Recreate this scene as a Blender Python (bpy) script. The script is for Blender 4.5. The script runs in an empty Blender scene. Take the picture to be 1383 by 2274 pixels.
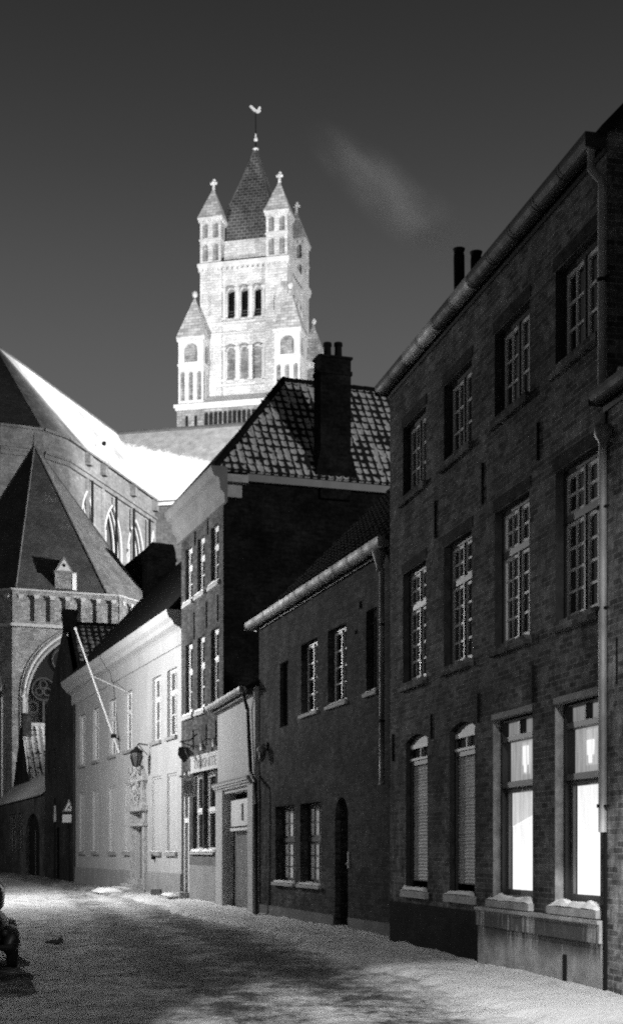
import bpy, math, random
from mathutils import Vector, noise as mnoise
random.seed(7)
R = math.radians
sc = bpy.context.scene
C = sc.collection

# ------------------------------------------------------------------ camera, light, exposure
F, CX, HY, EYE = 3160.0, 691.0, 1887.0, 1.7
cam = bpy.data.cameras.new('camera'); cam.sensor_fit = 'VERTICAL'; cam.sensor_height = 36.0
cam.lens = 36.0 * F / 2274.0
cam.shift_y = (HY - 1137.0) / 2274.0
cam.clip_start = 0.1; cam.clip_end = 3000
co = bpy.data.objects.new('camera', cam); C.objects.link(co)
co.location = (0, 0, EYE); co.rotation_euler = (R(90), 0, 0); sc.camera = co

sc.view_settings.view_transform = 'Standard'; sc.view_settings.look = 'None'
sc.view_settings.exposure = 0.0; sc.view_settings.gamma = 1.0
sc.cycles.max_bounces = 5; sc.cycles.diffuse_bounces = 3; sc.cycles.glossy_bounces = 2
sc.cycles.volume_bounces = 0; sc.cycles.transmission_bounces = 2
sc.cycles.sample_clamp_indirect = 4.0
sc.cycles.pixel_filter_type = 'BLACKMAN_HARRIS'; sc.cycles.filter_width = 2.1
sc.cycles.use_denoising = False; sc.cycles.use_adaptive_sampling = False

w = bpy.data.worlds.new('World'); sc.world = w; w.use_nodes = True
nt = w.node_tree; nt.nodes.clear()
tc = nt.nodes.new('ShaderNodeTexCoord'); sx = nt.nodes.new('ShaderNodeSeparateXYZ')
rp = nt.nodes.new('ShaderNodeValToRGB'); bg = nt.nodes.new('ShaderNodeBackground'); wo = nt.nodes.new('ShaderNodeOutputWorld')
nt.links.new(tc.outputs['Generated'], sx.inputs[0]); nt.links.new(sx.outputs['Z'], rp.inputs[0])
SKY = [(0.0, .165), (0.20, .145), (0.28, .125), (0.35, .092), (0.43, .050), (0.52, .026), (0.75, .016), (1.0, .014)]
el = rp.color_ramp.elements
while len(el) > 1: el.remove(el[-1])
el[0].position = 0; el[0].color = (SKY[0][1],) * 3 + (1,)
for p_, v_ in SKY[1:]:
    e = el.new(p_); e.color = (v_, v_, v_, 1)
rp.color_ramp.interpolation = 'B_SPLINE'
nt.links.new(rp.outputs[0], bg.inputs[0]); bg.inputs[1].default_value = 1.0
nt.links.new(bg.outputs[0], wo.inputs[0])

def spot(name, loc, target, power, angle=60, blend=.4, size=.3):
    l = bpy.data.lights.new(name, 'SPOT'); l.energy = power; l.spot_size = R(angle); l.spot_blend = blend
    l.shadow_soft_size = size; l.color = (1, 1, 1)
    o = bpy.data.objects.new(name, l); C.objects.link(o); o.location = loc
    o.rotation_euler = (Vector(target) - Vector(loc)).to_track_quat('-Z', 'Y').to_euler()
    return o
def lamp(name, loc, power, size=.15):
    l = bpy.data.lights.new(name, 'POINT'); l.energy = power; l.shadow_soft_size = size
    o = bpy.data.objects.new(name, l); C.objects.link(o); o.location = loc
    return o
# street lamps outside the frame, added fill lights, and the floodlights of the cathedral
lamp('street_lamp_light', (-12.8, 47.5, 8.6), 6900, .12)
lamp('side_fill_light', (-13.5, 33, 6.5), 430, .15)  # added fill light brightening the shutters and facades across the street
lamp('far_lamp_light', (-27, 86, 7), 700, .15)
spot('pool_spot_light', (2.9, 3.5, 8.0), (2.9, 11.7, .0), 8500, 40.5, .14, .08)  # unseen lamp; cone edge shaped to imitate a cast shadow on the snow
spot('jamb_fill_light', (3.6, 10.4, 5.0), (2.95, 17.6, 1.6), 800, 76, .5, .1)  # added fill light for the window jambs and near brickwork
spot('tower_floodlight', (75, 150, 45), (-9, 249, 92), 680000, 40, .5, 1.0)
spot('tower_front_floodlight', (-50, 140, 42), (-10, 249, 90), 680000, 40, .5, 1.0)
spot('choir_floodlight', (47, 103, 42), (-10, 147, 42), 900000, 38, .5, .6)
spot('chapel_floodlight', (20, 98, 22), (-19, 112, 24), 140000, 60, .6, .4)
spot('roof_fill_light', (24, 20, 21.5), (1, 38, 14.5), 17000, 64, .6, .4)  # added light for the pantile roof and smoke, kept off the street

# ------------------------------------------------------------------ materials (all neutral: black-and-white night photograph)
MATS = {}
def g4(v): return (v, v, v, 1)
class NB:
    def __init__(s, name):
        m = bpy.data.materials.new(name); m.use_nodes = True; s.m = m; s.t = m.node_tree; s.t.nodes.clear()
        s.out = s.n('ShaderNodeOutputMaterial'); s.p = s.n('ShaderNodeBsdfPrincipled')
        s.l(s.p.outputs[0], s.out.inputs[0]); s.tc = s.n('ShaderNodeTexCoord'); MATS[name] = m
    def n(s, k, **kw):
        nd = s.t.nodes.new(k)
        for a, b in kw.items(): setattr(nd, a, b)
        return nd
    def l(s, a, b): s.t.links.new(a, b)
    def math(s, op, a, b=None, c=None, clamp=False):
        nd = s.n('ShaderNodeMath', operation=op, use_clamp=clamp)
        for i, v in enumerate((a, b, c)):
            if v is None: continue
            if isinstance(v, (int, float)): nd.inputs[i].default_value = v
            else: s.l(v, nd.inputs[i])
        return nd.outputs[0]
    def noise(s, scale, coord='Object', detail=4, rough=.6, sc3=None):
        nd = s.n('ShaderNodeTexNoise'); nd.inputs['Scale'].default_value = scale
        nd.inputs['Detail'].default_value = detail; nd.inputs['Roughness'].default_value = rough
        if sc3:
            mp = s.n('ShaderNodeMapping'); mp.inputs['Scale'].default_value = sc3
            s.l(s.tc.outputs[coord], mp.inputs[0]); s.l(mp.outputs[0], nd.inputs['Vector'])
        else: s.l(s.tc.outputs[coord], nd.inputs['Vector'])
        return nd.outputs['Fac']
    def remap(s, v, a, b, c, d):
        nd = s.n('ShaderNodeMapRange'); nd.clamp = True
        nd.inputs[1].default_value = a; nd.inputs[2].default_value = b; nd.inputs[3].default_value = c; nd.inputs[4].default_value = d
        s.l(v, nd.inputs[0]); return nd.outputs[0]
    def smooth(s, v, a, b):
        nd = s.n('ShaderNodeMapRange', interpolation_type='SMOOTHSTEP'); nd.clamp = True
        nd.inputs[1].default_value = a; nd.inputs[2].default_value = b
        s.l(v, nd.inputs[0]); return nd.outputs[0]
    def mix(s, f, a, b):   # float mix
        nd = s.n('ShaderNodeMix'); nd.data_type = 'FLOAT'
        for i, v in ((0, f), (2, a), (3, b)):
            if isinstance(v, (int, float)): nd.inputs[i].default_value = v
            else: s.l(v, nd.inputs[i])
        return nd.outputs[0]
    def grey(s, v):
        cb = s.n('ShaderNodeCombineColor')
        for i in range(3): s.l(v, cb.inputs[i])
        s.l(cb.outputs[0], s.p.inputs['Base Color'])
    def bump(s, h, strength=.5, dist=.02):
        b = s.n('ShaderNodeBump'); b.inputs['Strength'].default_value = strength; b.inputs['Distance'].default_value = dist
        s.l(h, b.inputs['Height']); s.l(b.outputs[0], s.p.inputs['Normal'])
    def fin(s, rough=.8, spec=.3, metal=0):
        if isinstance(rough, (int, float)): s.p.inputs['Roughness'].default_value = rough
        else: s.l(rough, s.p.inputs['Roughness'])
        s.p.inputs['Specular IOR Level'].default_value = spec; s.p.inputs['Metallic'].default_value = metal
        return s.m

def plain(name, base, rough=.7, spec=.3, metal=0, nscale=3, namt=.25, bstr=.3, bscale=20, streak=0):
    b = NB(name); nz = b.noise(nscale)
    v = b.remap(nz, .3, .7, base * (1 - namt), base * (1 + namt))
    if streak:
        st = b.noise(1.0, sc3=(5, 5, .35), detail=3); v = b.math('MULTIPLY', v, b.remap(st, .35, .65, 1 - streak, 1 + streak * .4))
    b.grey(v)
    b.bump(b.noise(bscale), bstr, .01)
    return b.fin(rough, spec, metal)
def brick(name, base, contrast=.35, mortar=1.25, bw=.23, rh=.072, stain=.45, patch=0, bumpd=.012):
    b = NB(name)
    bt = b.n('ShaderNodeTexBrick'); b.l(b.tc.outputs['UV'], bt.inputs['Vector'])
    bt.inputs['Scale'].default_value = 1; bt.inputs['Brick Width'].default_value = bw; bt.inputs['Row Height'].default_value = rh
    bt.inputs['Mortar Size'].default_value = rh * .11; bt.inputs['Mortar Smooth'].default_value = .3
    bt.inputs['Color1'].default_value = g4(base * (1 - contrast)); bt.inputs['Color2'].default_value = g4(base * (1 + contrast))
    bt.inputs['Mortar'].default_value = g4(base * mortar); bt.inputs['Bias'].default_value = -.1
    cv = b.n('ShaderNodeRGBToBW'); b.l(bt.outputs['Color'], cv.inputs[0])
    st = b.math('MULTIPLY', b.remap(b.noise(.55, detail=6), .32, .68, 1 - stain, 1 + stain), b.remap(b.noise(2.3, detail=5, rough=.7), .32, .68, 1 - stain * .8, 1 + stain * .9))
    fine = b.remap(b.noise(9, detail=4, rough=.75), .3, .7, .5, 1.6)
    v = b.math('MULTIPLY', b.math('MULTIPLY', cv.outputs[0], st), fine)
    if patch:
        pm = b.smooth(b.noise(2.6, detail=5), .60, .70)
        v = b.mix(b.math('MULTIPLY', pm, .7), v, base * patch)
    b.grey(v)
    inv = b.math('SUBTRACT', 1.0, bt.outputs['Fac'])
    b.bump(b.math('ADD', inv, b.math('MULTIPLY', b.noise(14), .6)), .7, bumpd)
    return b.fin(.9, .04)
def snowmat(name, base=.78, var=.12):
    b = NB(name); b.grey(b.remap(b.noise(2.2, detail=6), .3, .7, base * (1 - var), base * (1 + var)))
    b.bump(b.noise(9, detail=6), .5, .03); return b.fin(.75, .2)
def slate(name, base, snow=0.0, rh=.16, bw=.22, snowv=.7, sscale=1.5, rowline=.5):
    b = NB(name)
    bt = b.n('ShaderNodeTexBrick'); b.l(b.tc.outputs['UV'], bt.inputs['Vector'])
    bt.inputs['Scale'].default_value = 1; bt.inputs['Brick Width'].default_value = bw; bt.inputs['Row Height'].default_value = rh
    bt.inputs['Mortar Size'].default_value = rh * .08
    bt.inputs['Color1'].default_value = g4(base * .75); bt.inputs['Color2'].default_value = g4(base * 1.3)
    bt.inputs['Mortar'].default_value = g4(base * rowline)
    cv = b.n('ShaderNodeRGBToBW'); b.l(bt.outputs['Color'], cv.inputs[0])
    v = b.math('MULTIPLY', cv.outputs[0], b.remap(b.noise(.5, detail=5), .3, .7, .65, 1.35))
    if snow:
        nz = b.math('MULTIPLY', b.noise(sscale, detail=3), b.remap(b.noise(.25), .3, .7, .8, 1.2))
        fine = b.noise(6.5, 'UV', detail=3, sc3=(1, 2.2, 1))
        m = b.smooth(b.math('ADD', b.math('MULTIPLY', nz, .45), b.math('MULTIPLY', fine, .55)), .64 - snow, .70 - snow)
        v = b.mix(m, v, snowv)
    b.grey(v); b.bump(b.math('SUBTRACT', 1.0, bt.outputs['Fac']), .5, .02)
    return b.fin(.6, .4)
def pantile(name, base, du, dv, snow=.55, ramt=.8):
    b = NB(name); s = b.n('ShaderNodeSeparateXYZ'); b.l(b.tc.outputs['UV'], s.inputs[0])
    fu = b.math('FRACT', b.math('DIVIDE', s.outputs[0], du)); fv = b.math('FRACT', b.math('DIVIDE', s.outputs[1], dv))
    au = b.math('ABSOLUTE', b.math('SUBTRACT', fu, .5)); av = b.math('ABSOLUTE', b.math('SUBTRACT', fv, .46))
    nz = b.math('MULTIPLY', b.math('SUBTRACT', b.noise(5.5, detail=4), .5), ramt)
    cell = b.noise(1.3, detail=2)
    d = b.math('MAXIMUM', b.math('MULTIPLY', au, 1.55), b.math('MULTIPLY', av, 1.22))
    m = b.smooth(b.math('ADD', b.math('SUBTRACT', snow, d), b.math('ADD', nz, b.math('MULTIPLY', b.math('SUBTRACT', cell, .5), 1.2))), -.05, .10)
    v = b.mix(m, b.remap(b.noise(8), .3, .7, base * .7, base * 1.4), b.remap(b.noise(11), .3, .7, .42, .68))
    b.grey(v); return b.fin(.7, .3)
def metal(name, base, rough=.4):
    b = NB(name); b.grey(b.remap(b.noise(.9, detail=6), .3, .7, base * .35, base * 1.8))
    b.bump(b.noise(9), .15, .005)
    return b.fin(b.remap(b.noise(5), .3, .7, rough * .9, rough * 1.25), .4, .35)
def glow(name, v, s, var=0.0, base=.5, grad=None):
    b = NB(name); b.p.inputs['Base Color'].default_value = g4(base)
    e = b.remap(b.noise(3, sc3=(6, 1, .6)), .3, .7, v * (1 - var), v * (1 + var))
    if grad:   # glow set into the drapery itself, brighter below
        sp_ = b.n('ShaderNodeSeparateXYZ'); b.l(b.tc.outputs['Object'], sp_.inputs[0]); e = b.math('MULTIPLY', e, b.remap(sp_.outputs[2], grad[0], grad[1], grad[2], grad[3])); cb = b.n('ShaderNodeCombineColor')
    cb = b.n('ShaderNodeCombineColor')
    for i in range(3): b.l(e, cb.inputs[i])
    b.l(cb.outputs[0], b.p.inputs['Emission Color']); b.p.inputs['Emission Strength'].default_value = s
    return b.fin(.8, .1)
def glassm(name, base=.012, rough=.08, spec=.5):
    b = NB(name); b.p.inputs['Base Color'].default_value = g4(base)
    b.bump(b.noise(1.3), .05, .02); return b.fin(rough, spec)

brick('brick_town', .085, contrast=.5, mortar=1.7, stain=.6, patch=2.6); brick('brick_low', .045, contrast=.45, mortar=1.5, stain=.55, patch=1.8)
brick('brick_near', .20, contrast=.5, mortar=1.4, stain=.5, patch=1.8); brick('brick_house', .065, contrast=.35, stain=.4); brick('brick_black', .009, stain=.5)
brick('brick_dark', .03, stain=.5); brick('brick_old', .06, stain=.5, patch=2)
brick('brick_chapel', .19, contrast=.3, stain=.35, patch=1.7, bw=.34, rh=.11, bumpd=.03)
brick('stone_choir', .13, contrast=.15, stain=.2, bw=.8, rh=.35, mortar=.9, patch=1.3)
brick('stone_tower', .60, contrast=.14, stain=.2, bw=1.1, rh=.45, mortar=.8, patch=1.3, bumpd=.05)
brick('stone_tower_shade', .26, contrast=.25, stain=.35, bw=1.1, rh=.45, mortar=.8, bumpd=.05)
plain('jamb_shaded', .04, .9, .1, nscale=6, namt=.4); plain('cornice_grey', .14, .85, nscale=2, namt=.2); plain('stone_mid', .20, .8, nscale=3, namt=.2); plain('jamb', .25, .85, nscale=6, namt=.4, bscale=12, bstr=.8)

b = NB('plinth'); s_ = b.n('ShaderNodeSeparateXYZ'); b.l(b.tc.outputs['Object'], s_.inputs[0])
st_ = b.noise(1.0, sc3=(14, 5, 1.6), detail=4); bl_ = b.noise(1.3, detail=2, sc3=(1.2, 1, .4))
hz_ = b.math('MULTIPLY', b.smooth(s_.outputs[2], .28, .58), b.math('SUBTRACT', 1.0, b.smooth(s_.outputs[2], .80, .86)))
m_ = b.smooth(b.math('ADD', b.math('MULTIPLY', st_, .5), b.math('MULTIPLY', bl_, .6)), .44, .54)
m_ = b.math('MULTIPLY', m_, hz_); dm_ = b.smooth(b.math('ADD', b.noise(2.2, detail=5), b.math('MULTIPLY', s_.outputs[2], -.8)), .42, .62)
v_ = b.mix(b.math('MULTIPLY', m_, .85), b.remap(b.noise(3.2, detail=6), .3, .7, .22, .50), .03); v_ = b.mix(b.math('MULTIPLY', dm_, .7), v_, .06)
b.grey(v_); b.bump(b.noise(9, detail=5), .7, .012); b.fin(.9, .2)

plain('plinth_dark', .12, .9, nscale=1.6, namt=.3); plain('plaster_white', .42, .85, nscale=1.2, namt=.08, streak=.08)
plain('plaster_house', .36, .85, nscale=.8, namt=.08, streak=.08); plain('plaster_base', .24, .85, nscale=1.5, namt=.15, streak=.08); plain('paint_slat', .55, .7, nscale=2, namt=.2, streak=.1); plain('paint_dull', .3, .8)
plain('stone_trim', .35, .8, nscale=4, namt=.2); plain('stone_ledge', .30, .8, nscale=.8, namt=.25, bscale=3)
plain('stone_bright', .62, .8, nscale=.7, namt=.18, bscale=3); plain('stone_portal', .30, .8, nscale=6, namt=.35, bscale=15, bstr=.9)
plain('paint_white', .62, .55, .4, nscale=2, namt=.08, bstr=.1); plain('paint_dark', .02, .5, .4, nscale=4, namt=.3, bstr=.1)
plain('trace_dark', .05, .9, .1); plain('paint_grey', .13, .5, .4, nscale=2, namt=.12, bstr=.1, streak=.15); plain('paint_shutter', .40, .6, nscale=2, namt=.06, bstr=.1)
plain('wood_black', .008, .9, .05, nscale=3, namt=.3); plain('iron', .010, .85, .1, nscale=3, namt=.3)
plain('inside', .01, 1, 0); plain('tile_dark', .012, .9, .1, nscale=4, namt=.4); plain('tile_ridge', .05, .8, .2, nscale=8, namt=.5)
plain('curtain', .78, .9, nscale=5, namt=.1, streak=.1); plain('lead', .10, .5, .4, nscale=1, namt=.25)
plain('louvre', .20, .8, nscale=3, namt=.3); plain('clay_black', .007, .9, .1)
plain('sign_board', .44, .6, nscale=2, namt=.06, bstr=.05); plain('letters', .20, .7, nscale=9, namt=.2, bstr=.05)
plain('car_paint', .012, .35, .4, nscale=1, namt=.1, bstr=0); plain('rubber', .015, .9, .2)
plain('roof_grey', .13, .8, nscale=.35, namt=.3, bscale=2, bstr=.3)
b = NB('snow_roof'); m_ = b.math('ADD', b.math('MULTIPLY', b.noise(.22, detail=5, rough=.7), .7), b.math('MULTIPLY', b.noise(1.0, 'UV', detail=5, sc3=(1.6, .35, 1)), .4))
b.grey(b.remap(m_, .42, .66, .28, .74)); b.bump(b.noise(1.5, detail=5), .6, .1); b.fin(.8, .2)
snowmat('snow', .75); snowmat('snow_dull', .5, .25)
slate('slate_spire', .075, rh=.62, bw=1.0, rowline=3.2)
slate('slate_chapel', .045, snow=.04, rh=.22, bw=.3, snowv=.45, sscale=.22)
slate('slate_chapel_lit', .17, rh=.22, bw=.3); slate('slate_apse', .10, rh=.3, bw=.5, rowline=.85); slate('slate_apse_shaded', .016, rh=.3, bw=.5)
slate('stone_roof', .50, rh=.6, bw=1.2, rowline=.55)
pantile('pantile_big', .018, .25, .33, .50); pantile('pantile_small', .02, .34, .42, .40); pantile('pantile_far', .03, .36, .4, .46); pantile('pantile_cottage', .03, .42, .5, .62)
metal('zinc', .24, .6); metal('zinc_dark', .022, .6); metal('steel', .6, .3)
glassm('glass'); glassm('glass_grey', .05, .3); glassm('glass_car', .02, .05)
glow('lit_blind', .9, 1.0, .16, .7, grad=(1.2, 2.6, 1.2, .95)); glow('lit_blind_soft', .68, .85, .22, .6, grad=(1.9, 2.55, 1.15, .85)); glow('lit_upper', .30, 1.0, .30, .5); glow('lit_lamp', .85, 1.0, .35); glow('lit_halo', .40, 1.0, .40)
glow('lit_vent', .20, 1.0, .25, .4)

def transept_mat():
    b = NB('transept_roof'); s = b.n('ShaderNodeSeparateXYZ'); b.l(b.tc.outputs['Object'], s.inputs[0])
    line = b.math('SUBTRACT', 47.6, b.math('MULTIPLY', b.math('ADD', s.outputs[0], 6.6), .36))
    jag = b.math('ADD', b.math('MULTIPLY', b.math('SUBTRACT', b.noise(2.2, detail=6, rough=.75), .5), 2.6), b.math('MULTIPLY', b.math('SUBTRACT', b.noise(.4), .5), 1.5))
    m = b.smooth(b.math('SUBTRACT', b.math('ADD', line, jag), s.outputs[2]), -.1, .35)  # white below a slanting jagged line, grey above
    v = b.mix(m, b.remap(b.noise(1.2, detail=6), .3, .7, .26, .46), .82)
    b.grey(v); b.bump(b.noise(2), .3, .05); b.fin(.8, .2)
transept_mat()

def road_mat():
    for nm, lo, hi, ra, rb in (('road_snow', .035, .64, -.10, .85), ('pavement_snow', .09, .70, -.40, .70)):
        dark = nm[0] == 'p'; b = NB(nm); s = b.n('ShaderNodeSeparateXYZ'); b.l(b.tc.outputs['Object'], s.inputs[0])
        big = b.noise(.30, detail=3, sc3=(1.5, .5, 1)); mid = b.noise(1.9, detail=8, rough=.72, sc3=(1, .8, 1)); fine = b.noise(9, detail=6, rough=.8); grit = b.noise(34, detail=3, rough=.8)
        m = b.math('ADD', b.math('ADD', b.math('MULTIPLY', b.math('SUBTRACT', big, .5), .8), b.math('MULTIPLY', b.math('SUBTRACT', mid, .5), 2.7)), b.math('ADD', b.math('MULTIPLY', b.math('SUBTRACT', fine, .5), 2.3), b.math('MULTIPLY', b.math('SUBTRACT', grit, .5), .9)))
        # wheel-worn lane keeps less snow; far and near stretches paler, lamp pools painted in
        far = b.smooth(s.outputs[1], 26, 44)
        lane = b.math('SUBTRACT', s.outputs[0], b.math('SUBTRACT', 4.6, b.math('MULTIPLY', s.outputs[1], .21)))   # 0 near the kerb, negative towards the lane
        kerb = b.smooth(lane, -2.6, .6)
        m = b.math('ADD', m, b.math('MULTIPLY', far, .60))
        m = b.math('ADD', m, b.math('MULTIPLY', kerb, .42)); m = b.math('ADD', m, b.math('MULTIPLY', b.math('SUBTRACT', 1.0, b.smooth(s.outputs[1], 14, 20)), .42))
        m = b.math('ADD', m, .06)
        if not dark:   # wheel tracks worn through the snow
            wob = b.math('MULTIPLY', b.math('SUBTRACT', b.noise(.6, detail=5), .5), 1.6)
            for off, wd_, am in ((4.05, .6, .52), (2.4, .5, .36)):
                dd = b.math('ABSOLUTE', b.math('ADD', wob, b.math('SUBTRACT', s.outputs[0], b.math('SUBTRACT', off, b.math('MULTIPLY', s.outputs[1], .21)))))
                m = b.math('SUBTRACT', m, b.math('MULTIPLY', b.math('SUBTRACT', 1.0, b.smooth(dd, wd_ * .35, wd_ * 1.4)), am))
        if dark: m = b.math('SUBTRACT', b.math('ADD', m, .10), b.math('MULTIPLY', b.smooth(s.outputs[1], 44, 54), 1.0))
        b.grey(b.remap(m, ra, rb, lo, hi))
        vo = b.n('ShaderNodeTexVoronoi'); vo.inputs['Scale'].default_value = 7.5; b.l(b.tc.outputs['Object'], vo.inputs['Vector'])
        b.bump(b.math('ADD', b.math('MULTIPLY', vo.outputs['Distance'], 0 if dark else -.5), b.math('ADD', mid, b.math('MULTIPLY', fine, .7))), .9, .06)
        b.fin(.8, .2)
road_mat()

def smoke_mat():
    m = bpy.data.materials.new('smoke'); m.use_nodes = True; t = m.node_tree; t.nodes.clear()
    o = t.nodes.new('ShaderNodeOutputMaterial'); p = t.nodes.new('ShaderNodeVolumePrincipled'); t.links.new(p.outputs[0], o.inputs[1])
    p.inputs['Color'].default_value = (.9, .9, .9, 1); p.inputs['Anisotropy'].default_value = -.1
    tcn = t.nodes.new('ShaderNodeTexCoord'); nz = t.nodes.new('ShaderNodeTexNoise'); nz.inputs['Scale'].default_value = 2.2; nz.inputs['Detail'].default_value = 5
    t.links.new(tcn.outputs['Object'], nz.inputs['Vector'])
    gr = t.nodes.new('ShaderNodeTexGradient'); gr.gradient_type = 'SPHERICAL'
    mp = t.nodes.new('ShaderNodeMapping'); t.links.new(tcn.outputs['Object'], mp.inputs[0]); mp.inputs['Scale'].default_value = (1 / 1.35, 1 / .75, 1 / .75)
    t.links.new(mp.outputs[0], gr.inputs[0])
    mm = t.nodes.new('ShaderNodeMath'); mm.operation = 'MULTIPLY'; sq = t.nodes.new('ShaderNodeMath'); sq.operation = 'POWER'; t.links.new(gr.outputs['Fac'], sq.inputs[0]); sq.inputs[1].default_value = 1.6
    rm = t.nodes.new('ShaderNodeMapRange'); t.links.new(nz.outputs['Fac'], rm.inputs[0]); rm.inputs[1].default_value = .35; rm.inputs[2].default_value = .7
    t.links.new(sq.outputs[0], mm.inputs[0]); t.links.new(rm.outputs[0], mm.inputs[1])
    m2 = t.nodes.new('ShaderNodeMath'); m2.operation = 'MULTIPLY'; t.links.new(mm.outputs[0], m2.inputs[0]); m2.inputs[1].default_value = 1.7
    t.links.new(m2.outputs[0], p.inputs['Density']); MATS['smoke'] = m
    return m2
SMOKE_D = smoke_mat()

# ------------------------------------------------------------------ mesh builder
class MB:
    def __init__(s): s.v = []; s.f = []; s.uv = {}; s.mi = []; s.cur = 0; s.sm = []
    def face(s, pts, uv=None, smooth=False):
        i = len(s.v); s.v += [tuple(p) for p in pts]; s.f.append(tuple(range(i, i + len(pts)))); s.mi.append(s.cur); s.sm.append(smooth)
        if uv: s.uv[len(s.f) - 1] = uv
    def mesh(s, vs, fs, smooth=False):
        i = len(s.v); s.v += [tuple(p) for p in vs]
        for f in fs: s.f.append(tuple(i + k for k in f)); s.mi.append(s.cur); s.sm.append(smooth)
    def box(s, x0, x1, y0, y1, z0, z1, bottom=True):
        v = [(x0, y0, z0), (x1, y0, z0), (x1, y1, z0), (x0, y1, z0), (x0, y0, z1), (x1, y0, z1), (x1, y1, z1), (x0, y1, z1)]
        f = [(0, 1, 5, 4), (1, 2, 6, 5), (2, 3, 7, 6), (3, 0, 4, 7), (4, 5, 6, 7)]
        if bottom: f.append((3, 2, 1, 0))
        s.mesh(v, f)
    def prism(s, poly, vec):    # poly 3d points, extruded by vec
        n = len(poly); a = [Vector(p) for p in poly]; v = Vector(vec)
        s.mesh(a + [p + v for p in a], [tuple(range(n))[::-1], tuple(range(n, 2 * n))] + [(i, (i + 1) % n, n + (i + 1) % n, n + i) for i in range(n)])
    def slab(s, poly, t):       # thickness below the face
        a = [Vector(p) for p in poly]; n = (a[1] - a[0]).cross(a[2] - a[1]).normalized()
        if n.z < 0: n = -n
        s.prism(a, -n * t)
    def tube(s, pts, r, n=8, cap=True):
        pts = [Vector(p) for p in pts]; rs = r if isinstance(r, (list, tuple)) else [r] * len(pts); vs = []; fs = []
        for i, p in enumerate(pts):
            d = (pts[min(i + 1, len(pts) - 1)] - pts[max(i - 1, 0)]).normalized()
            a = d.cross(Vector((0, 0, 1)));
            if a.length < .01: a = d.cross(Vector((0, 1, 0)))
            a.normalize(); b = d.cross(a)
            for k in range(n):
                t = 2 * math.pi * k / n; vs.append(p + (a * math.cos(t) + b * math.sin(t)) * rs[i])
        for i in range(len(pts) - 1):
            for k in range(n): fs.append((i * n + k, i * n + (k + 1) % n, (i + 1) * n + (k + 1) % n, (i + 1) * n + k))
        if cap: fs += [tuple(range(n))[::-1], tuple((len(pts) - 1) * n + k for k in range(n))]
        s.mesh(vs, fs, True)
    def lathe(s, prof, c, n=16):   # prof (r,z)
        s.tube([(c[0], c[1], c[2] + z) for r, z in prof], [max(r, .001) for r, z in prof], n)
    def ball(s, c, r, n=10, sc3=(1, 1, 1)):
        vs = []; fs = []
        for i in range(n + 1):
            th = math.pi * i / n
            for k in range(n * 2):
                ph = math.pi * k / n
                vs.append((c[0] + r * sc3[0] * math.sin(th) * math.cos(ph), c[1] + r * sc3[1] * math.sin(th) * math.sin(ph), c[2] + r * sc3[2] * math.cos(th)))
        m = n * 2
        for i in range(n):
            for k in range(m): fs.append((i * m + k, (i + 1) * m + k, (i + 1) * m + (k + 1) % m, i * m + (k + 1) % m))
        s.mesh(vs, fs, True)
    def build(s, name, mat, parent=None):
        me = bpy.data.meshes.new(name); me.from_pydata(s.v, [], s.f)
        ms = mat if isinstance(mat, (list, tuple)) else [mat]
        for m in ms: me.materials.append(MATS[m])
        if len(ms) > 1: me.polygons.foreach_set('material_index', [min(k, len(ms) - 1) for k in s.mi])
        if any(s.sm):
            me.polygons.foreach_set('use_smooth', s.sm); me.set_sharp_from_angle(angle=R(40))
        ul = me.uv_layers.new(name='uv'); data = [0.0] * (2 * len(me.loops)); V = me.vertices
        for p in me.polygons:
            ex = s.uv.get(p.index); n = p.normal
            if not ex:
                if abs(n.z) > .97: a, b = Vector((1, 0, 0)), Vector((0, 1, 0))
                else:
                    a = Vector((-n.y, n.x, 0)).normalized(); b = n.cross(a)
                    if b.z < 0: b = -b
            for j, li in enumerate(p.loop_indices):
                if ex: u, v = ex[j]
                else: q = V[p.vertices[j]].co; u, v = q.dot(a), q.dot(b)
                data[2 * li] = u; data[2 * li + 1] = v
        ul.data.foreach_set('uv', data); me.update()
        o = bpy.data.objects.new(name, me); C.objects.link(o)
        if parent: o.parent = parent
        return o

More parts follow.
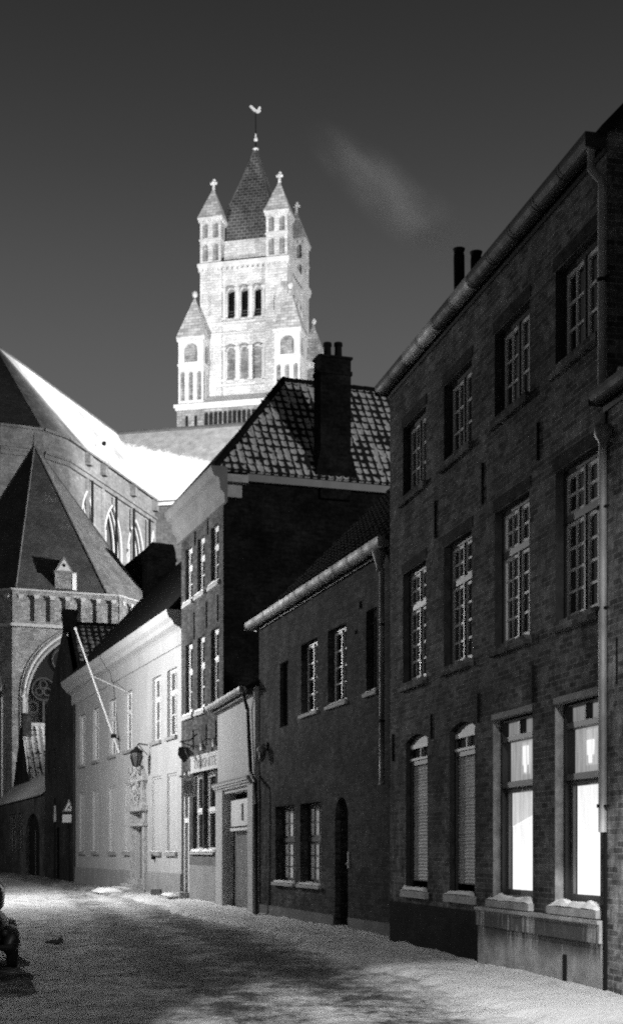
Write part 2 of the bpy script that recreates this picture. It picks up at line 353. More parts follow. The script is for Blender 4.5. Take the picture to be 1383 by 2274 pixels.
def arch_pts(o, n=14):
    x0, x1, z1, rise, kind = o['x0'], o['x1'], o['z1'], o['rise'], o['arch']; c = (x0 + x1) / 2; h = (x1 - x0) / 2; zs = z1 - rise; r = []
    for i in range(n + 1):
        x = x0 + (x1 - x0) * (1 - math.cos(math.pi * i / n)) / 2; t = min(1, abs(x - c) / h)
        if kind == 'round': f = math.sqrt(max(0, 1 - t * t))
        elif kind == 'seg': f = 1 - t * t
        else: f = math.sqrt(max(0, 4 - (1 + t) ** 2)) / math.sqrt(3)
        r.append((x, zs + rise * f))
    return r
def op(x0, x1, z0, z1, d=.13, arch=None, rise=0, back=False): return dict(x0=min(x0, x1), x1=max(x0, x1), z0=z0, z1=z1, d=d, arch=arch, rise=rise, back=back)
def wall(mb, x0, x1, z0, z1, ops=(), y=0.0, jm=1, P=lambda x, y, z: (x, y, z)):
    """front wall at depth y with openings, reveals going into the building"""
    xs = sorted({x0, x1} | {v for o in ops for v in (o['x0'], o['x1'])}); zs = sorted({z0, z1} | {v for o in ops for v in (o['z0'], o['z1'])})
    for a, b in zip(xs, xs[1:]):
        for c, d in zip(zs, zs[1:]):
            mx, mz = (a + b) / 2, (c + d) / 2
            if any(o['x0'] < mx < o['x1'] and o['z0'] < mz < o['z1'] for o in ops): continue
            mb.face([P(a, y, c), P(b, y, c), P(b, y, d), P(a, y, d)])
    for o in ops:
        jm0 = jm
        if o.get('jm') is not None: jm = o['jm']
        a, b, c, d, t = o['x0'], o['x1'], o['z0'], o['z1'], o['d']; zt = d - o['rise']; k = mb.cur; mb.cur = jm
        mb.face([P(a, y, c), P(a, y + t, c), P(a, y + t, zt), P(a, y, zt)]); mb.face([P(b, y + t, c), P(b, y, c), P(b, y, zt), P(b, y + t, zt)])
        mb.face([P(a, y, c), P(b, y, c), P(b, y + t, c), P(a, y + t, c)])
        if o['arch']:
            ps = arch_pts(o)
            for (xa, za), (xb, zb) in zip(ps, ps[1:]):
                mb.cur = k; mb.face([P(xa, y, za), P(xb, y, zb), P(xb, y, d), P(xa, y, d)])
                mb.cur = jm; mb.face([P(xa, y + t, za), P(xb, y + t, zb), P(xb, y, zb), P(xa, y, za)])
        else: mb.face([P(a, y + t, d), P(b, y + t, d), P(b, y, d), P(a, y, d)])
        mb.cur = k
        if o['back']:
            mb.cur = o['back'] if o['back'] is not True else k
            mb.face([P(a, y + t, c), P(b, y + t, c), P(b, y + t, d), P(a, y + t, d)]); mb.cur = k
        jm = jm0

def setp(o, label=None, cat=None, group=None, kind=None):
    if label: o['label'] = label
    if cat: o['category'] = cat
    if group: o['group'] = group
    if kind: o['kind'] = kind
    return o
class Thing:
    """an Empty at the thing's base; local x runs along its front (left to right as seen from the street), y into it"""
    def __init__(s, name, label, cat, p, q=None, group=None, ang=None, z=0):
        s.o = bpy.data.objects.new(name, None); C.objects.link(s.o); s.o.empty_display_size = .5
        if q is not None:
            d = Vector((q[0] - p[0], q[1] - p[1])); s.L = d.length; d.normalize()
        else:
            s.L = 0; d = Vector((math.cos(ang or 0), math.sin(ang or 0)))
        s.d = d; s.p = p; s.o.location = (p[0], p[1], z); s.z = z; s.o.rotation_euler = (0, 0, math.atan2(d.y, d.x))
        setp(s.o, label, cat, group)
    def m(s, px, py=None, y=0.0):
        r = (px - CX) / F; dx, dy = s.d; ox, oy = s.p
        lx = (r * (oy + y * dx) - (ox - y * dy)) / (dx - r * dy)
        if py is None: return lx
        Z = oy + lx * dy + y * dx
        return lx, EYE + (HY - py) * Z / F - s.z
    def add(s, name, mb, mat, parent=None, label=None):
        o = mb.build(name, mat, parent or s.o)
        if label: o['label'] = label
        return o
    def w(s, x, y, z): return (s.p[0] + x * s.d.x - y * s.d.y, s.p[1] + x * s.d.y + y * s.d.x, z + s.z)
def single(name, mb, mat, label, cat, loc=(0, 0, 0), rz=0, group=None, kind=None):
    o = mb.build(name, mat); o.location = loc; o.rotation_euler = (0, 0, rz); return setp(o, label, cat, group, kind)

def snowbar(mb, x0, x1, y0, y1, z, h=.05, seg=.06, amp=.5):
    n = max(4, int((x1 - x0) / seg)); m = 4; vs = []; fs = []; sd = random.random() * 99
    for i in range(n + 1):
        for j in range(m + 1):
            x = x0 + (x1 - x0) * i / n; y = y0 + (y1 - y0) * j / m
            e = min(1, min(i, n - i) / 1.5) * min(1, min(j + .2, m - j) / 1.0)
            hh = h * e * (1 + amp * mnoise.noise(Vector((x * 5 + sd, y * 9, sd))))
            vs.append((x, y, z + max(.003, hh)))
    for i in range(n):
        for j in range(m): a = i * (m + 1) + j; fs.append((a, a + m + 1, a + m + 2, a + 1))
    mb.mesh(vs, fs, True)

def window(th, x0, x1, z0, z1, y=.13, fw=.06, frame='paint_dark', sash='paint_white', casements=2, cols=2, rows=3, transom=None, rows2=2,
           pane='glass', sill='stone_trim', snow=None, bar=.034, sfw=.05, sill_w=.08, sill_p=.08, sill_h=.07, label=None, name='window'):
    mb = MB(); f = fw
    mb.box(x0, x0 + f, y - .02, y + .06, z0, z1); mb.box(x1 - f, x1, y - .02, y + .06, z0, z1)
    mb.box(x0 + f, x1 - f, y - .018, y + .058, z1 - f, z1); mb.box(x0 + f, x1 - f, y - .018, y + .058, z0, z0 + f)
    segs = [(z0 + f, z1 - f, rows)]
    if transom: mb.box(x0 + f, x1 - f, y - .03, y + .055, transom - .045, transom + .045); segs = [(z0 + f, transom - .045, rows), (transom + .045, z1 - f, rows2)]
    W = (x1 - x0 - 2 * f); mull = .05 if casements > 1 else 0; cw = (W - mull * (casements - 1)) / casements
    for i in range(1, casements):
        for a, b, _ in segs: xm = x0 + f + i * cw + (i - 1) * mull; mb.box(xm, xm + mull, y - .026, y + .05, a, b)
    win = th.add(name, mb, frame, label=label)
    sb = MB(); pb = MB()
    for a, b, rw in segs:
        for i in range(casements):
            cx0 = x0 + f + i * (cw + mull); cx1 = cx0 + cw; ya, yb = y + .002, y + .045; s_ = sfw
            sb.box(cx0, cx0 + s_, ya, yb, a, b); sb.box(cx1 - s_, cx1, ya, yb, a, b)
            sb.box(cx0 + s_, cx1 - s_, ya, yb - .001, b - s_, b); sb.box(cx0 + s_, cx1 - s_, ya, yb - .001, a, a + s_)
            iw = cw - 2 * s_
            for k in range(1, cols): xx = cx0 + s_ + iw * k / cols; sb.box(xx - bar / 2, xx + bar / 2, ya + .004, yb - .004, a + s_, b - s_)
            for k in range(1, rw): zz = a + s_ + (b - a - 2 * s_) * k / rw; sb.box(cx0 + s_, cx1 - s_, ya + .008, yb - .008, zz - bar / 2, zz + bar / 2)
            pb.face([(cx0 + s_, y + .03, a + s_), (cx1 - s_, y + .03, a + s_), (cx1 - s_, y + .03, b - s_), (cx0 + s_, y + .03, b - s_)])
    if sash: th.add('sash', sb, sash, win)
    th.add('pane', pb, pane, win)
    if sill:
        q = MB(); q.box(x0 - sill_w, x1 + sill_w, -sill_p, .0 + y - .021, z0 - sill_h, z0 - .002); th.add('sill', q, sill, win)
    if snow:
        q = MB(); snowbar(q, x0 - sill_w + .02, x1 + sill_w - .02, -sill_p + .01, y - .03, z0 - .002, snow); th.add('snow', q, 'snow', win)
    return win
def gutter(th, x0, x1, z, y=-.16, r=.12, mat='zinc', joint=1.0, name='gutter', bright=()):
    mb = MB(); n = 10; prof = [(y + r * math.cos(a), z + r * math.sin(a)) for a in [math.pi + math.pi * k / n for k in range(n + 1)]]
    prof = [(y - r, z + .05)] + prof + [(y + r, z + .05)]
    L = abs(x1 - x0); k = max(1, round(L / joint))
    for i in range(k):
        mb.cur = 1 if i in bright else 0; a = x0 + (x1 - x0) * i / k; b = x0 + (x1 - x0) * (i + 1) / k; rr = .004 * (i % 2)
        for (ya, za), (yb, zb) in zip(prof, prof[1:]): mb.face([(a, ya, za), (b - .006, ya, za), (b - .006, yb, zb), (a, yb, zb)], smooth=False)
    mb.box(x0, x0 + .01, y - r, y + r, z - r, z + .05); mb.box(x1 - .01, x1, y - r, y + r, z - r, z + .05)
    mb.cur = 0; g = th.add(name, mb, [mat, 'zinc'])
    for i in range(1, k):
        q = MB(); a = x0 + (x1 - x0) * i / k; pr = [(yy + (yy - y) * .09, zz - .012) for yy, zz in prof]
        for (ya, za), (yb, zb) in zip(pr, pr[1:]): q.face([(a - .014, ya, za), (a + .014, ya, za), (a + .014, yb, zb), (a - .014, yb, zb)])
        th.add('bracket', q, 'iron', g)
    q = MB(); q.box(x0, x1, y + r + .002, -.003, z - .16, z + .02); th.add('eave_board', q, 'paint_dark', g)
    return g
def anchors(th, pts, h=.6, mat='iron'):
    for px, y0, y1 in pts:
        lx, za = th.m(px, y0); _, zb = th.m(px, y1); mb = MB(); mb.box(lx - .018, lx + .018, -.035, -.002, zb, za); th.add('wall_anchor', mb, mat)
def tiles(mb, p0, ud, vd, W, H, du, dv, inside=None, amp=.035):
    """pantiled slope: real corrugation and stepped courses; p0 lower left, ud/vd unit vectors"""
    p0, ud, vd = Vector(p0), Vector(ud), Vector(vd); n = ud.cross(vd).normalized()
    if n.z < 0: n = -n
    k = 5
    for r in range(int(math.ceil(H / dv))):
        v0 = r * dv; v1 = min(H, (r + 1) * dv)
        for c in range(int(math.ceil(W / du))):
            if inside and not inside((c + .5) * du, (v0 + v1) / 2): continue
            jit = random.uniform(-.004, .006)
            for s in range(k):
                ua, ub = (c + s / k) * du, (c + (s + 1) / k) * du
                ha = amp * .5 * (1 + math.cos(2 * math.pi * s / k)); hb = amp * .5 * (1 + math.cos(2 * math.pi * (s + 1) / k))
                q = lambda u, v, h: p0 + ud * u + vd * v + n * h
                A, B_, D, E = q(ua, v0, ha + .03 + jit), q(ub, v0, hb + .03 + jit), q(ub, v1, hb), q(ua, v1, ha)
                mb.face([A, B_, D, E], uv=[(ua, v0), (ub, v0), (ub, v1), (ua, v1)], smooth=False)
                mb.face([q(ua, v0, ha - .012), q(ub, v0, hb - .012), B_, A], uv=[(ua, v0)] * 4)
def closebody(mb, x0, x1, y1, z1, left=True, right=True, y0=0.0):
    if left: mb.face([(x0, y1, 0), (x0, y0, 0), (x0, y0, z1), (x0, y1, z1)])
    if right: mb.face([(x1, y0, 0), (x1, y1, 0), (x1, y1, z1), (x1, y0, z1)])
    mb.face([(x1, y1, 0), (x0, y1, 0), (x0, y1, z1), (x1, y1, z1)])
def innerdark(th, x0, x1, z0, z1, y=.5):   # dark room behind windows
    mb = MB(); mb.face([(x0, y, z0), (x1, y, z0), (x1, y, z1), (x0, y, z1)]); return th.add('interior', mb, 'inside')

def P1(Z): return (7.03 - .2234 * Z, Z)
# ------------------------------------------------------------------ ground
def gh(x, y):
    fx = 7.03 - .2234 * y if y < 25.2 else (9.06 - .288 * y if y < 36 else 8.9 - .285 * y)
    d = fx - x
    h = .035 * mnoise.noise(Vector((x * .9, y * .5, 3))) + .018 * mnoise.noise(Vector((x * 3.1, y * 2.2, 9))) + .008 * mnoise.noise(Vector((x * 9, y * 7, 1)))
    return h, d
mb = MB(); xs = []; ys = []
y = 6.0
while y < 125: ys.append(y); y *= 1.0085
NX = 150
for Y in ys:
    xa = -4.0 - Y * .26; xb = 7.2 - .2234 * Y if Y < 25.2 else 9.0 - .27 * Y
    xb += .6
    for i in range(NX + 1):
        X = xa + (xb - xa) * i / NX; h, d = gh(X, Y); mb.v.append((X, Y, h))
for j in range(len(ys) - 1):
    for i in range(NX): a = j * (NX + 1) + i; mb.f.append((a, a + 1, a + NX + 2, a + NX + 1)); mb.mi.append(0); mb.sm.append(True)
road = mb.build('road', 'road_snow'); setp(road, kind='structure', label='trodden snow over the cobbled street')
mb = MB(); mb.face([(-1500, -300, -.12), (1500, -300, -.12), (1500, 2500, -.12), (-1500, 2500, -.12)])
g = mb.build('ground', 'snow_dull'); setp(g, kind='structure', label='snowy ground reaching past the houses')
# pavement along the house fronts: snow banked against the walls
mb = MB(); walls = [P1(7.0), P1(16.33), P1(25.24), (1.79, 25.26), (-1.323, 36.05), (-1.45, 36.1), (-2.73, 41.5), (-2.66, 42.8), (-4.38, 47.98), (-4.47, 49.1), (-11.54, 69.6), (-15.34, 82), (-21.8, 101), (-28, 119)]
acc = []
for (xa, ya), (xb, yb) in zip(walls, walls[1:]):
    L = math.hypot(xb - xa, yb - ya); n = max(1, int(L / (.1 if ya < 40 else .3)))
    for i in range(n): acc.append((xa + (xb - xa) * i / n, ya + (yb - ya) * i / n))
M_ = 22; wd = 1.75
for j, (X, Y) in enumerate(acc):
    for i in range(M_ + 1):
        t = i / M_; ww = wd + .35 * mnoise.noise(Vector((0, Y * .35, 5))) + .30 * mnoise.noise(Vector((3, Y * 1.6, 5))) + .12 * mnoise.noise(Vector((8, Y * 5, 5)))
        e = min(1, (1 - t) * 5); nz = mnoise.noise(Vector((t * 4, Y * .8, 2))); n2 = mnoise.noise(Vector((t * 14, Y * 3, 7)))
        z = (.085 + .03 * nz + .015 * n2) * (e * e * (3 - 2 * e)) - .05 * (1 - e)
        z += max(0, .16 - t) * .45 * (.6 + 1.0 * mnoise.noise(Vector((Y * 1.3, 3, 3))))
        mb.v.append((X - ww * t + .15 * (1 - t), Y - .22 * ww * t, z))
for j in range(len(acc) - 1):
    for i in range(M_): a = j * (M_ + 1) + i; mb.f.append((a, a + 1, a + M_ + 2, a + M_ + 1)); mb.mi.append(0); mb.sm.append(True)
o = mb.build('pavement', 'pavement_snow'); setp(o, kind='structure', label='snow covered pavement banked along the house fronts')

# ------------------------------------------------------------------ house A: three-storey brick town house (right)
T = Thing('brick_house', 'tall three storey brick house on the right with two brightly lit ground floor windows', 'house', P1(25.24), P1(16.33))
L = T.L; kz = 1.0246
lz = lambda Z: (25.24 - Z) * kz
wx = [(lz(Z + .65), lz(Z - .65)) for Z in (23.8, 21.58, 19.33, 17.17)]
top = [op(a, b, 7.70, 8.93) for a, b in wx]; mid = [op(a, b, 4.52, 6.42) for a, b in wx]
gx = [(T.m(900), T.m(948)), (T.m(997), T.m(1053)), (T.m(1093.5), T.m(1181)), (T.m(1231), T.m(1331))]
gr = [op(gx[0][0], gx[0][1], 1.02, 3.62, .14, 'seg', .10), op(gx[1][0], gx[1][1], 1.02, 3.62, .14, 'seg', .10),
      op(gx[2][0], gx[2][1], 1.0, 3.62, .13, 'seg', .10), op(gx[3][0], gx[3][1], 1.0, 3.62, .13, 'seg', .10)]
for o_ in top + mid + gr[:2]: o_['jm'] = 2  # darker jamb colour stands in for the lamp not reaching these reveals
cel = [op(T.m(985), T.m(1046), .12, .66, .45)]
mb = MB(); wall(mb, 0, L, 0, 9.98, top + mid + gr + cel); closebody(mb, 0, L, 7.0, 9.98)
T.add('wall', mb, ['brick_town', 'jamb', 'jamb_shaded'])
rz_ = 9.98 + 3.5 * math.tan(R(47))
for xg in (L, 0): mb = MB(); mb.face([(xg, 0, 9.98), (xg, 7, 9.98), (xg, 3.5, rz_)]); T.add('gable', mb, 'brick_dark')  # darker brick than the front wall, painting the gables as unlit
mb = MB(); mb.slab([(-.02, -.12, 9.94), (L + .12, -.12, 9.94), (L + .12, 3.5, rz_ + .1), (-.02, 3.5, rz_ + .1)], .1)
mb.slab([(L + .12, 7.1, 9.94), (-.02, 7.1, 9.94), (-.02, 3.5, rz_ + .1), (L + .12, 3.5, rz_ + .1)], .1)
rf = T.add('roof', mb, 'tile_dark')
for px, py, dia, yb in ((1018, 553, .095, 640), (1056, 560, .095, 600)):
    lx, zt = T.m(px, py, .8); mb = MB(); mb.tube([(lx + .05, .8, 10.3), (lx, .8, zt - .12), (lx, .8, zt)], [dia, dia, dia * 1.12], 12); T.add('flue', mb, 'clay_black', rf)
innerdark(T, .2, L - .2, .9, 9.4, .62)
for i, (a, b) in enumerate(wx):
    window(T, a, b, 7.70, 8.93, cols=2, rows=3, sill='brick_town', sill_w=.06, sill_h=.12)
    window(T, a, b, 4.52, 6.42, cols=2, rows=4, rows2=2, transom=5.80, sill='brick_town', sill_w=.06, sill_h=.12)
# relieving lintels above the openings
for a, b in wx:
    for z in (8.95, 6.44): mb = MB(); mb.box(a - .05, b + .05, -.012, .0, z, z + .16); T.add('lintel', mb, 'brick_dark')
# ground floor, far pair: rolled-down shutters under a two-pane light
for a, b in gx[:2]:
    y = .13; mb = MB(); f = .07
    mb.box(a, a + f, y - .05, y + .03, 1.02, 3.55); mb.box(b - f, b, y - .05, y + .03, 1.02, 3.55); mb.box(a + f, b - f, y - .05, y + .03, 3.12, 3.2); mb.box(a + f, b - f, y - .05, y + .03, 3.47, 3.62)
    win = T.add('window', mb, 'paint_dark', label='ground floor window with its slatted roller shutter down')
    q = MB(); mxx = (a + b) / 2; q.box(a + f, b - f, y - .06, y - .02, 3.40, 3.47); q.box(mxx - .02, mxx + .02, y - .055, y + .02, 3.2, 3.4); q.box(a + f, b - f, y - .07, y - .02, 3.2, 3.24); T.add('sash', q, 'paint_white', win)
    q = MB(); q.face([(a + f, y + .01, 3.24), (b - f, y + .01, 3.24), (b - f, y + .01, 3.40), (a + f, y + .01, 3.40)]); T.add('pane', q, 'glass_grey', win)
    q = MB(); z = 1.18; n = 36; dz = (3.12 - 1.18) / n
    for k in range(n):
        z0 = 1.18 + k * dz; yy = y + random.uniform(-.004, .004); q.mesh([(a + f, yy, z0), (b - f, yy, z0), (b - f, yy - .012, z0 + dz * .5), (a + f, yy - .012, z0 + dz * .5), (b - f, yy + .004, z0 + dz), (a + f, yy + .004, z0 + dz)], [(0, 1, 2, 3), (3, 2, 4, 5)])
    T.add('shutter', q, 'paint_slat' if 'paint_slat' in MATS else 'stone_trim', win)
    q = MB(); q.box(a - .12, b + .06, -.07, y - .05, .90, 1.015); T.add('sill', q, 'stone_trim', win)
    q = MB(); snowbar(q, a - .1, b, -.06, y - .08, 1.015, .06); T.add('snow', q, 'snow', win)
# near pair: lit rooms behind blinds
for i, (a, b) in enumerate(gx[2:]):
    y = .13; mb = MB(); f = .075
    mb.box(a, a + f, y - .02, y + .1, 1.0, 3.56); mb.box(b - f, b, y - .02, y + .1, 1.0, 3.56)
    mb.box(a + f, b - f, y - .03, y + .09, 2.56, 2.64); mb.box(a + f, b - f, y - .03, y + .09, 3.20, 3.27); mb.box(a + f, b - f, y - .02, y + .08, 3.47, 3.50); mb.box(a + f, b - f, y - .02, y + .08, 1.0, 1.08)
    mxx = (a + b) / 2; mb.box(mxx - .025, mxx + .025, y - .025, y + .07, 3.27, 3.47)
    win = T.add('window', mb, 'paint_dark', label='tall ground floor window glowing white behind its blind')
    q = MB(); s_ = .07; yy = y + .05
    q.box(a + f, a + f + s_, yy, yy + .04, 1.08, 2.56); q.box(b - f - s_, b - f, yy, yy + .04, 1.08, 2.56); q.box(a + f + s_, b - f - s_, yy + .001, yy + .04, 2.49, 2.56); q.box(a + f + s_, b - f - s_, yy + .001, yy + .04, 1.08, 1.15)
    T.add('sash', q, 'paint_grey', win)
    q = MB(); q.face([(a + f + s_, yy + .06, 1.12), (b - f, yy + .06, 1.12), (b - f, yy + .06, 2.52), (a + f + s_, yy + .06, 2.52)]); T.add('blind', q, 'lit_blind' if i else 'lit_blind', win)
    if i == 0:
        q = MB(); q.face([(a + f + s_, yy + .055, 2.02), (b - f, yy + .055, 2.26), (b - f, yy + .055, 2.52), (a + f + s_, yy + .055, 2.52)]); T.add('curtain', q, 'lit_blind_soft', win)
    q = MB(); q.face([(a + f, yy + .06, 2.64), (b - f, yy + .06, 2.64), (b - f, yy + .06, 3.20), (a + f, yy + .06, 3.20)]); T.add('net_curtain', q, 'lit_upper', win)
    q = MB(); xl = b - .93 + .04 * i; q.box(xl, xl + .20, yy + .040, yy + .050, 2.86, 3.12 - .08 * i); q.box(xl + .05, xl + .13, yy + .041, yy + .049, 2.76, 2.86); T.add('room_lamp', q, 'lit_lamp', win)
    q = MB(); q.box(xl - .06, xl + .27, yy + .052, yy + .057, 2.74, 3.17); T.add('lamp_halo', q, 'lit_halo', win)  # dim glowing box imitates the lamp's halo on the net curtain
    q = MB(); q.face([(a + f, yy + .03, 3.27), (b - f, yy + .03, 3.27), (b - f, yy + .03, 3.47), (a + f, yy + .03, 3.47)]); T.add('pane', q, 'lit_vent', win)
    q = MB(); q.box(a - .02, b - .02, -.02, y - .02, 3.52, 3.60); T.add('lintel', q, 'stone_mid', win)
    q = MB(); q.box(a - .12, b + .04, -.075, y - .02, .90, .995); T.add('sill', q, 'plinth', win)
    q = MB(); snowbar(q, a - .12, b + .02, -.07, y - .03, .992, .07, amp=.9); T.add('snow', q, 'snow', win)
# plastered plinth under the lit windows, with a kerb-like offset and moss-dark streaks
x0 = T.m(1067); mb = MB(); pts = [(x0, 0.84)]; 
mb.box(x0, L - .02, -.05, -.002, 0.0, .62); mb.box(x0, L - .02, -.085, -.002, .62, .84)
mb.box(x0, L - .02, -.11, -.002, .84, .885)
T.add('plinth', mb, 'plinth')
for px0, px1, ya, yb in ((1095, 1180, 2050, 2110), (1215, 1240, 2035, 2095), (1262, 1300, 2075, 2125)):
    pass
mb = MB(); x1 = T.m(1258); mb.box(x1, x1 + .11, -.062, -.051, 0, .42); T.add('vent', mb, 'iron')
mb = MB()
for z0, z1 in ((0, .85),): mb.box(T.m(868), x0 - .01, -.03, -.002, 0, .8)
T.add('plinth', mb, 'brick_black', label='base of the wall left of the plaster, black for the deep shadow there')  # near-black strip paints the deep shadow below the sills
mb = MB(); mb.box(T.m(985) + .01, T.m(1046) - .01, .3, .34, .12, .66); T.add('cellar_hatch', mb, 'wood_black')
gz = 9.86
gutter(T, -.05, L + .02, gz, y=-.15, r=.12, joint=.86, mat='zinc_dark', bright=(2, 3, 5))  # paler zinc segments paint lamp reflections on the gutter
# downpipe with swan neck at the near end
lx = T.m(1333, None, -.1)
mb = MB(); mb.tube([(lx - .12, -.17, 9.75), (lx - .12, -.17, 9.52), (lx, -.09, 9.33), (lx, -.09, 9.2), (lx, -.09, 6.9)], .048, 12); dp = T.add('downpipe', mb, 'zinc')
mb = MB(); mb.tube([(lx + .02, -.09, 6.35), (lx + .02, -.09, 1.9)], .048, 12); T.add('downpipe', mb, 'zinc')
for z in (8.2, 5.6, 4.45, 2.2): mb = MB(); mb.tube([(lx, -.09, z - .02), (lx, -.09, z + .02)], .06, 12); mb.box(lx, lx + .14, -.1, -.06, z - .012, z + .012); T.add('pipe_clip', mb, 'iron', dp)
anchors(T, [(1195, 938, 1022), (1072, 1028, 1120), (967, 1113, 1195), (1184, 1478, 1560), (1062, 1540, 1605), (958, 1585, 1640), (873, 1630, 1690)])
for px, py in ((858, 1598), (1073, 1588), (925, 1250)): pass

# ------------------------------------------------------------------ house at the right edge
T0 = Thing('corner_house', 'low brick house at the right edge with its gutter below the neighbour', 'house', P1(16.31), P1(8.0))
mb = MB(); wall(mb, 0, T0.L, 0, 6.9, [op(1.6, 2.7, 1.1, 3.2), op(4.2, 5.3, 1.1, 3.2), op(1.6, 2.7, 4.2, 5.9), op(4.2, 5.3, 4.2, 5.9)], y=-.03); closebody(mb, 0, T0.L, 7, 6.9, y0=-.03)
T0.add('wall', mb, ['brick_near', 'jamb']); innerdark(T0, .3, T0.L - .3, .9, 6.5)
for a in (1.6, 4.2):
    for z0, z1 in ((1.1, 3.2), (4.2, 5.9)): window(T0, a, a + 1.1, z0, z1, snow=.05)
r0 = 6.9 + 3.5 * math.tan(R(50))
mb = MB(); tiles(mb, (0, -.15, 6.85), (1, 0, 0), (0, math.cos(R(50)), math.sin(R(50))), T0.L, 5.4, .25, .33); mb.slab([(0, 3.5, r0), (T0.L, 3.5, r0), (T0.L, 7, 6.9), (0, 7, 6.9)], .1); T0.add('roof', mb, 'pantile_far')
gutter(T0, .0, T0.L, 6.86, y=-.15, r=.09, mat='zinc_dark', joint=1.1)
lx = T0.m(1340, None, -.12)
mb = MB(); mb.lathe([(.10, .0), (.11, -.02), (.10, -.12), (.05, -.2), (.05, -.24)], (lx, -.13, 6.5), 12); T0.add('hopper', mb, 'lead')
mb = MB(); lx2 = T0.m(1362, None, -.06); 
mb.box(0.02, .07, -.06, -.031, 0, 6.7); T0.add('edge_strip', mb, 'iron')
anchors(T0, [(1374, 1415, 1520)])
for k in range(3): pass

# ------------------------------------------------------------------ low two-storey brick house
T2 = Thing('terrace_house', 'dark two storey brick house with bright gutter and paired leaded windows', 'house', (-1.323, 36.05), (1.802, 25.2))
L2 = T2.L
def rng(T, a, b): return T.m(a), T.m(b)
up = [op(*rng(T2, 621, 640), 4.62, 6.15, .16), op(*rng(T2, 668, 704), 4.74, 6.34, .14), op(*rng(T2, 727, 768), 4.74, 6.34, .14), op(*rng(T2, 812, 836), 4.74, 6.34, .14)]
gd = [op(*rng(T2, 611, 654), .92, 2.74, .20), op(*rng(T2, 666, 712), .92, 2.74, .20), op(*rng(T2, 743, 772), 0.0, 2.78, .35, 'round', .42)]
mb = MB(); wall(mb, 0, L2, 0, 7.45, up + gd, jm=0); closebody(mb, 0, L2, 8, 7.45)
T2.add('wall', mb, ['brick_low', 'brick_low'])
r2 = 7.45 + 4 * math.tan(R(45))
for xg in (L2, 0): mb = MB(); mb.face([(xg, 0, 7.45), (xg, 8, 7.45), (xg, 4, r2)]); T2.add('gable', mb, 'brick_black')
s2 = math.sqrt(.5)
mb = MB(); tiles(mb, (-.1, -.15, 7.38), (1, 0, 0), (0, s2, s2), L2 + .1, 5.85, .26, .34); mb.slab([(L2, 8.1, 7.4), (-.1, 8.1, 7.4), (-.1, 4, r2), (L2, 4, r2)], .1)
rf = T2.add('roof', mb, 'tile_dark')
mb = MB(); q = MB(); x = -.1
while x < L2: 
    mb.tube([(x, 4, r2 + .08), (x + .36, 4, r2 + .10)], [.12, .135], 8); q.ball((x + .22, 3.93, r2 + .19), .085, 5, (1.1, .9, .5)); x += .4
rd = T2.add('ridge', mb, 'tile_ridge', rf); T2.add('snow', q, 'snow_dull', rd)
innerdark(T2, .2, L2 - .2, 4.3, 6.8, .6)
window(T2, up[1]['x0'], up[1]['x1'], 4.74, 6.34, .14, casements=2, cols=1, rows=4, frame='paint_dark', snow=.03, sill_p=.06)
window(T2, up[2]['x0'], up[2]['x1'], 4.74, 6.34, .14, casements=2, cols=1, rows=4, frame='paint_dark', snow=.05, sill_p=.06)
window(T2, up[3]['x0'], up[3]['x1'], 4.74, 6.34, .14, casements=1, cols=1, rows=1, sash='paint_grey', snow=.05, sill_p=.06, label='narrow dark upper window beside the downpipe')
o_ = up[0]; mb = MB(); mb.box(o_['x0'] + .01, o_['x1'] - .01, .12, .15, 4.63, 6.14); T2.add('shutter', mb, 'wood_black', label='black slit opening at the upper left')
for o_ in gd[:2]:
    a, b = o_['x0'], o_['x1']; w_ = window(T2, a, b, .92, 2.74, .20, casements=1, cols=4, rows=3, transom=1.93, rows2=2, bar=.018, frame='paint_dark', sash='paint_dark', pane='curtain', snow=.05, sill_p=.09,
        label='leaded ground floor window with a pale curtain')
mb = MB(); a, b = gd[2]['x0'], gd[2]['x1']; mb.box(a + .01, b - .01, .30, .34, .05, 2.76); d = T2.add('door', mb, 'wood_black', label='black door deep in a round arch')
q = MB(); q.tube([(b - .15, .28, 1.05), (b - .15, .24, 1.05)], .03, 8); T2.add('handle', q, 'steel', d)
for k in range(1, 5): q = MB(); xx = a + (b - a) * k / 5; q.box(xx - .012, xx + .012, .285, .299, .1, 2.3); T2.add('batten', q, 'wood_black', d)
lx, zz = T2.m(774.5, 1915); mb = MB(); mb.box(lx - .02, lx + .035, -.03, -.002, zz - .12, zz + .22); pl = T2.add('bell_plate', mb, 'zinc')
q = MB(); q.ball((lx + .01, -.045, zz - .03), .028, 6); T2.add('bell_button', q, 'paint_white', pl)
mb = MB(); mb.box(-.0, a - .05, -.025, -.002, 0, .33); mb.box(b + .05, L2 - .4, -.025, -.002, 0, .33); T2.add('plinth', mb, 'plinth_dark')
gutter(T2, -.22, L2 - 1.0, 7.40, y=-.2, r=.13, joint=.92)
lx = T2.m(847, None, -.1)
mb = MB(); mb.lathe([(.13, 0), (.14, -.06), (.10, -.2), (.055, -.34), (.055, -.4)], (lx - .02, -.14, 7.3), 12); mb.tube([(lx, -.1, 6.95), (lx, -.1, 2.95), (lx, -.1, 2.9)], [.05, .05, .065], 12)
dp = T2.add('downpipe', mb, 'zinc')
for z in (5.9, 4.1): q = MB(); q.tube([(lx, -.1, z - .02), (lx, -.1, z + .02)], .062, 12); T2.add('pipe_clip', q, 'iron', dp)
anchors(T2, [(800, 1335, 1352), (790, 1400, 1408)])
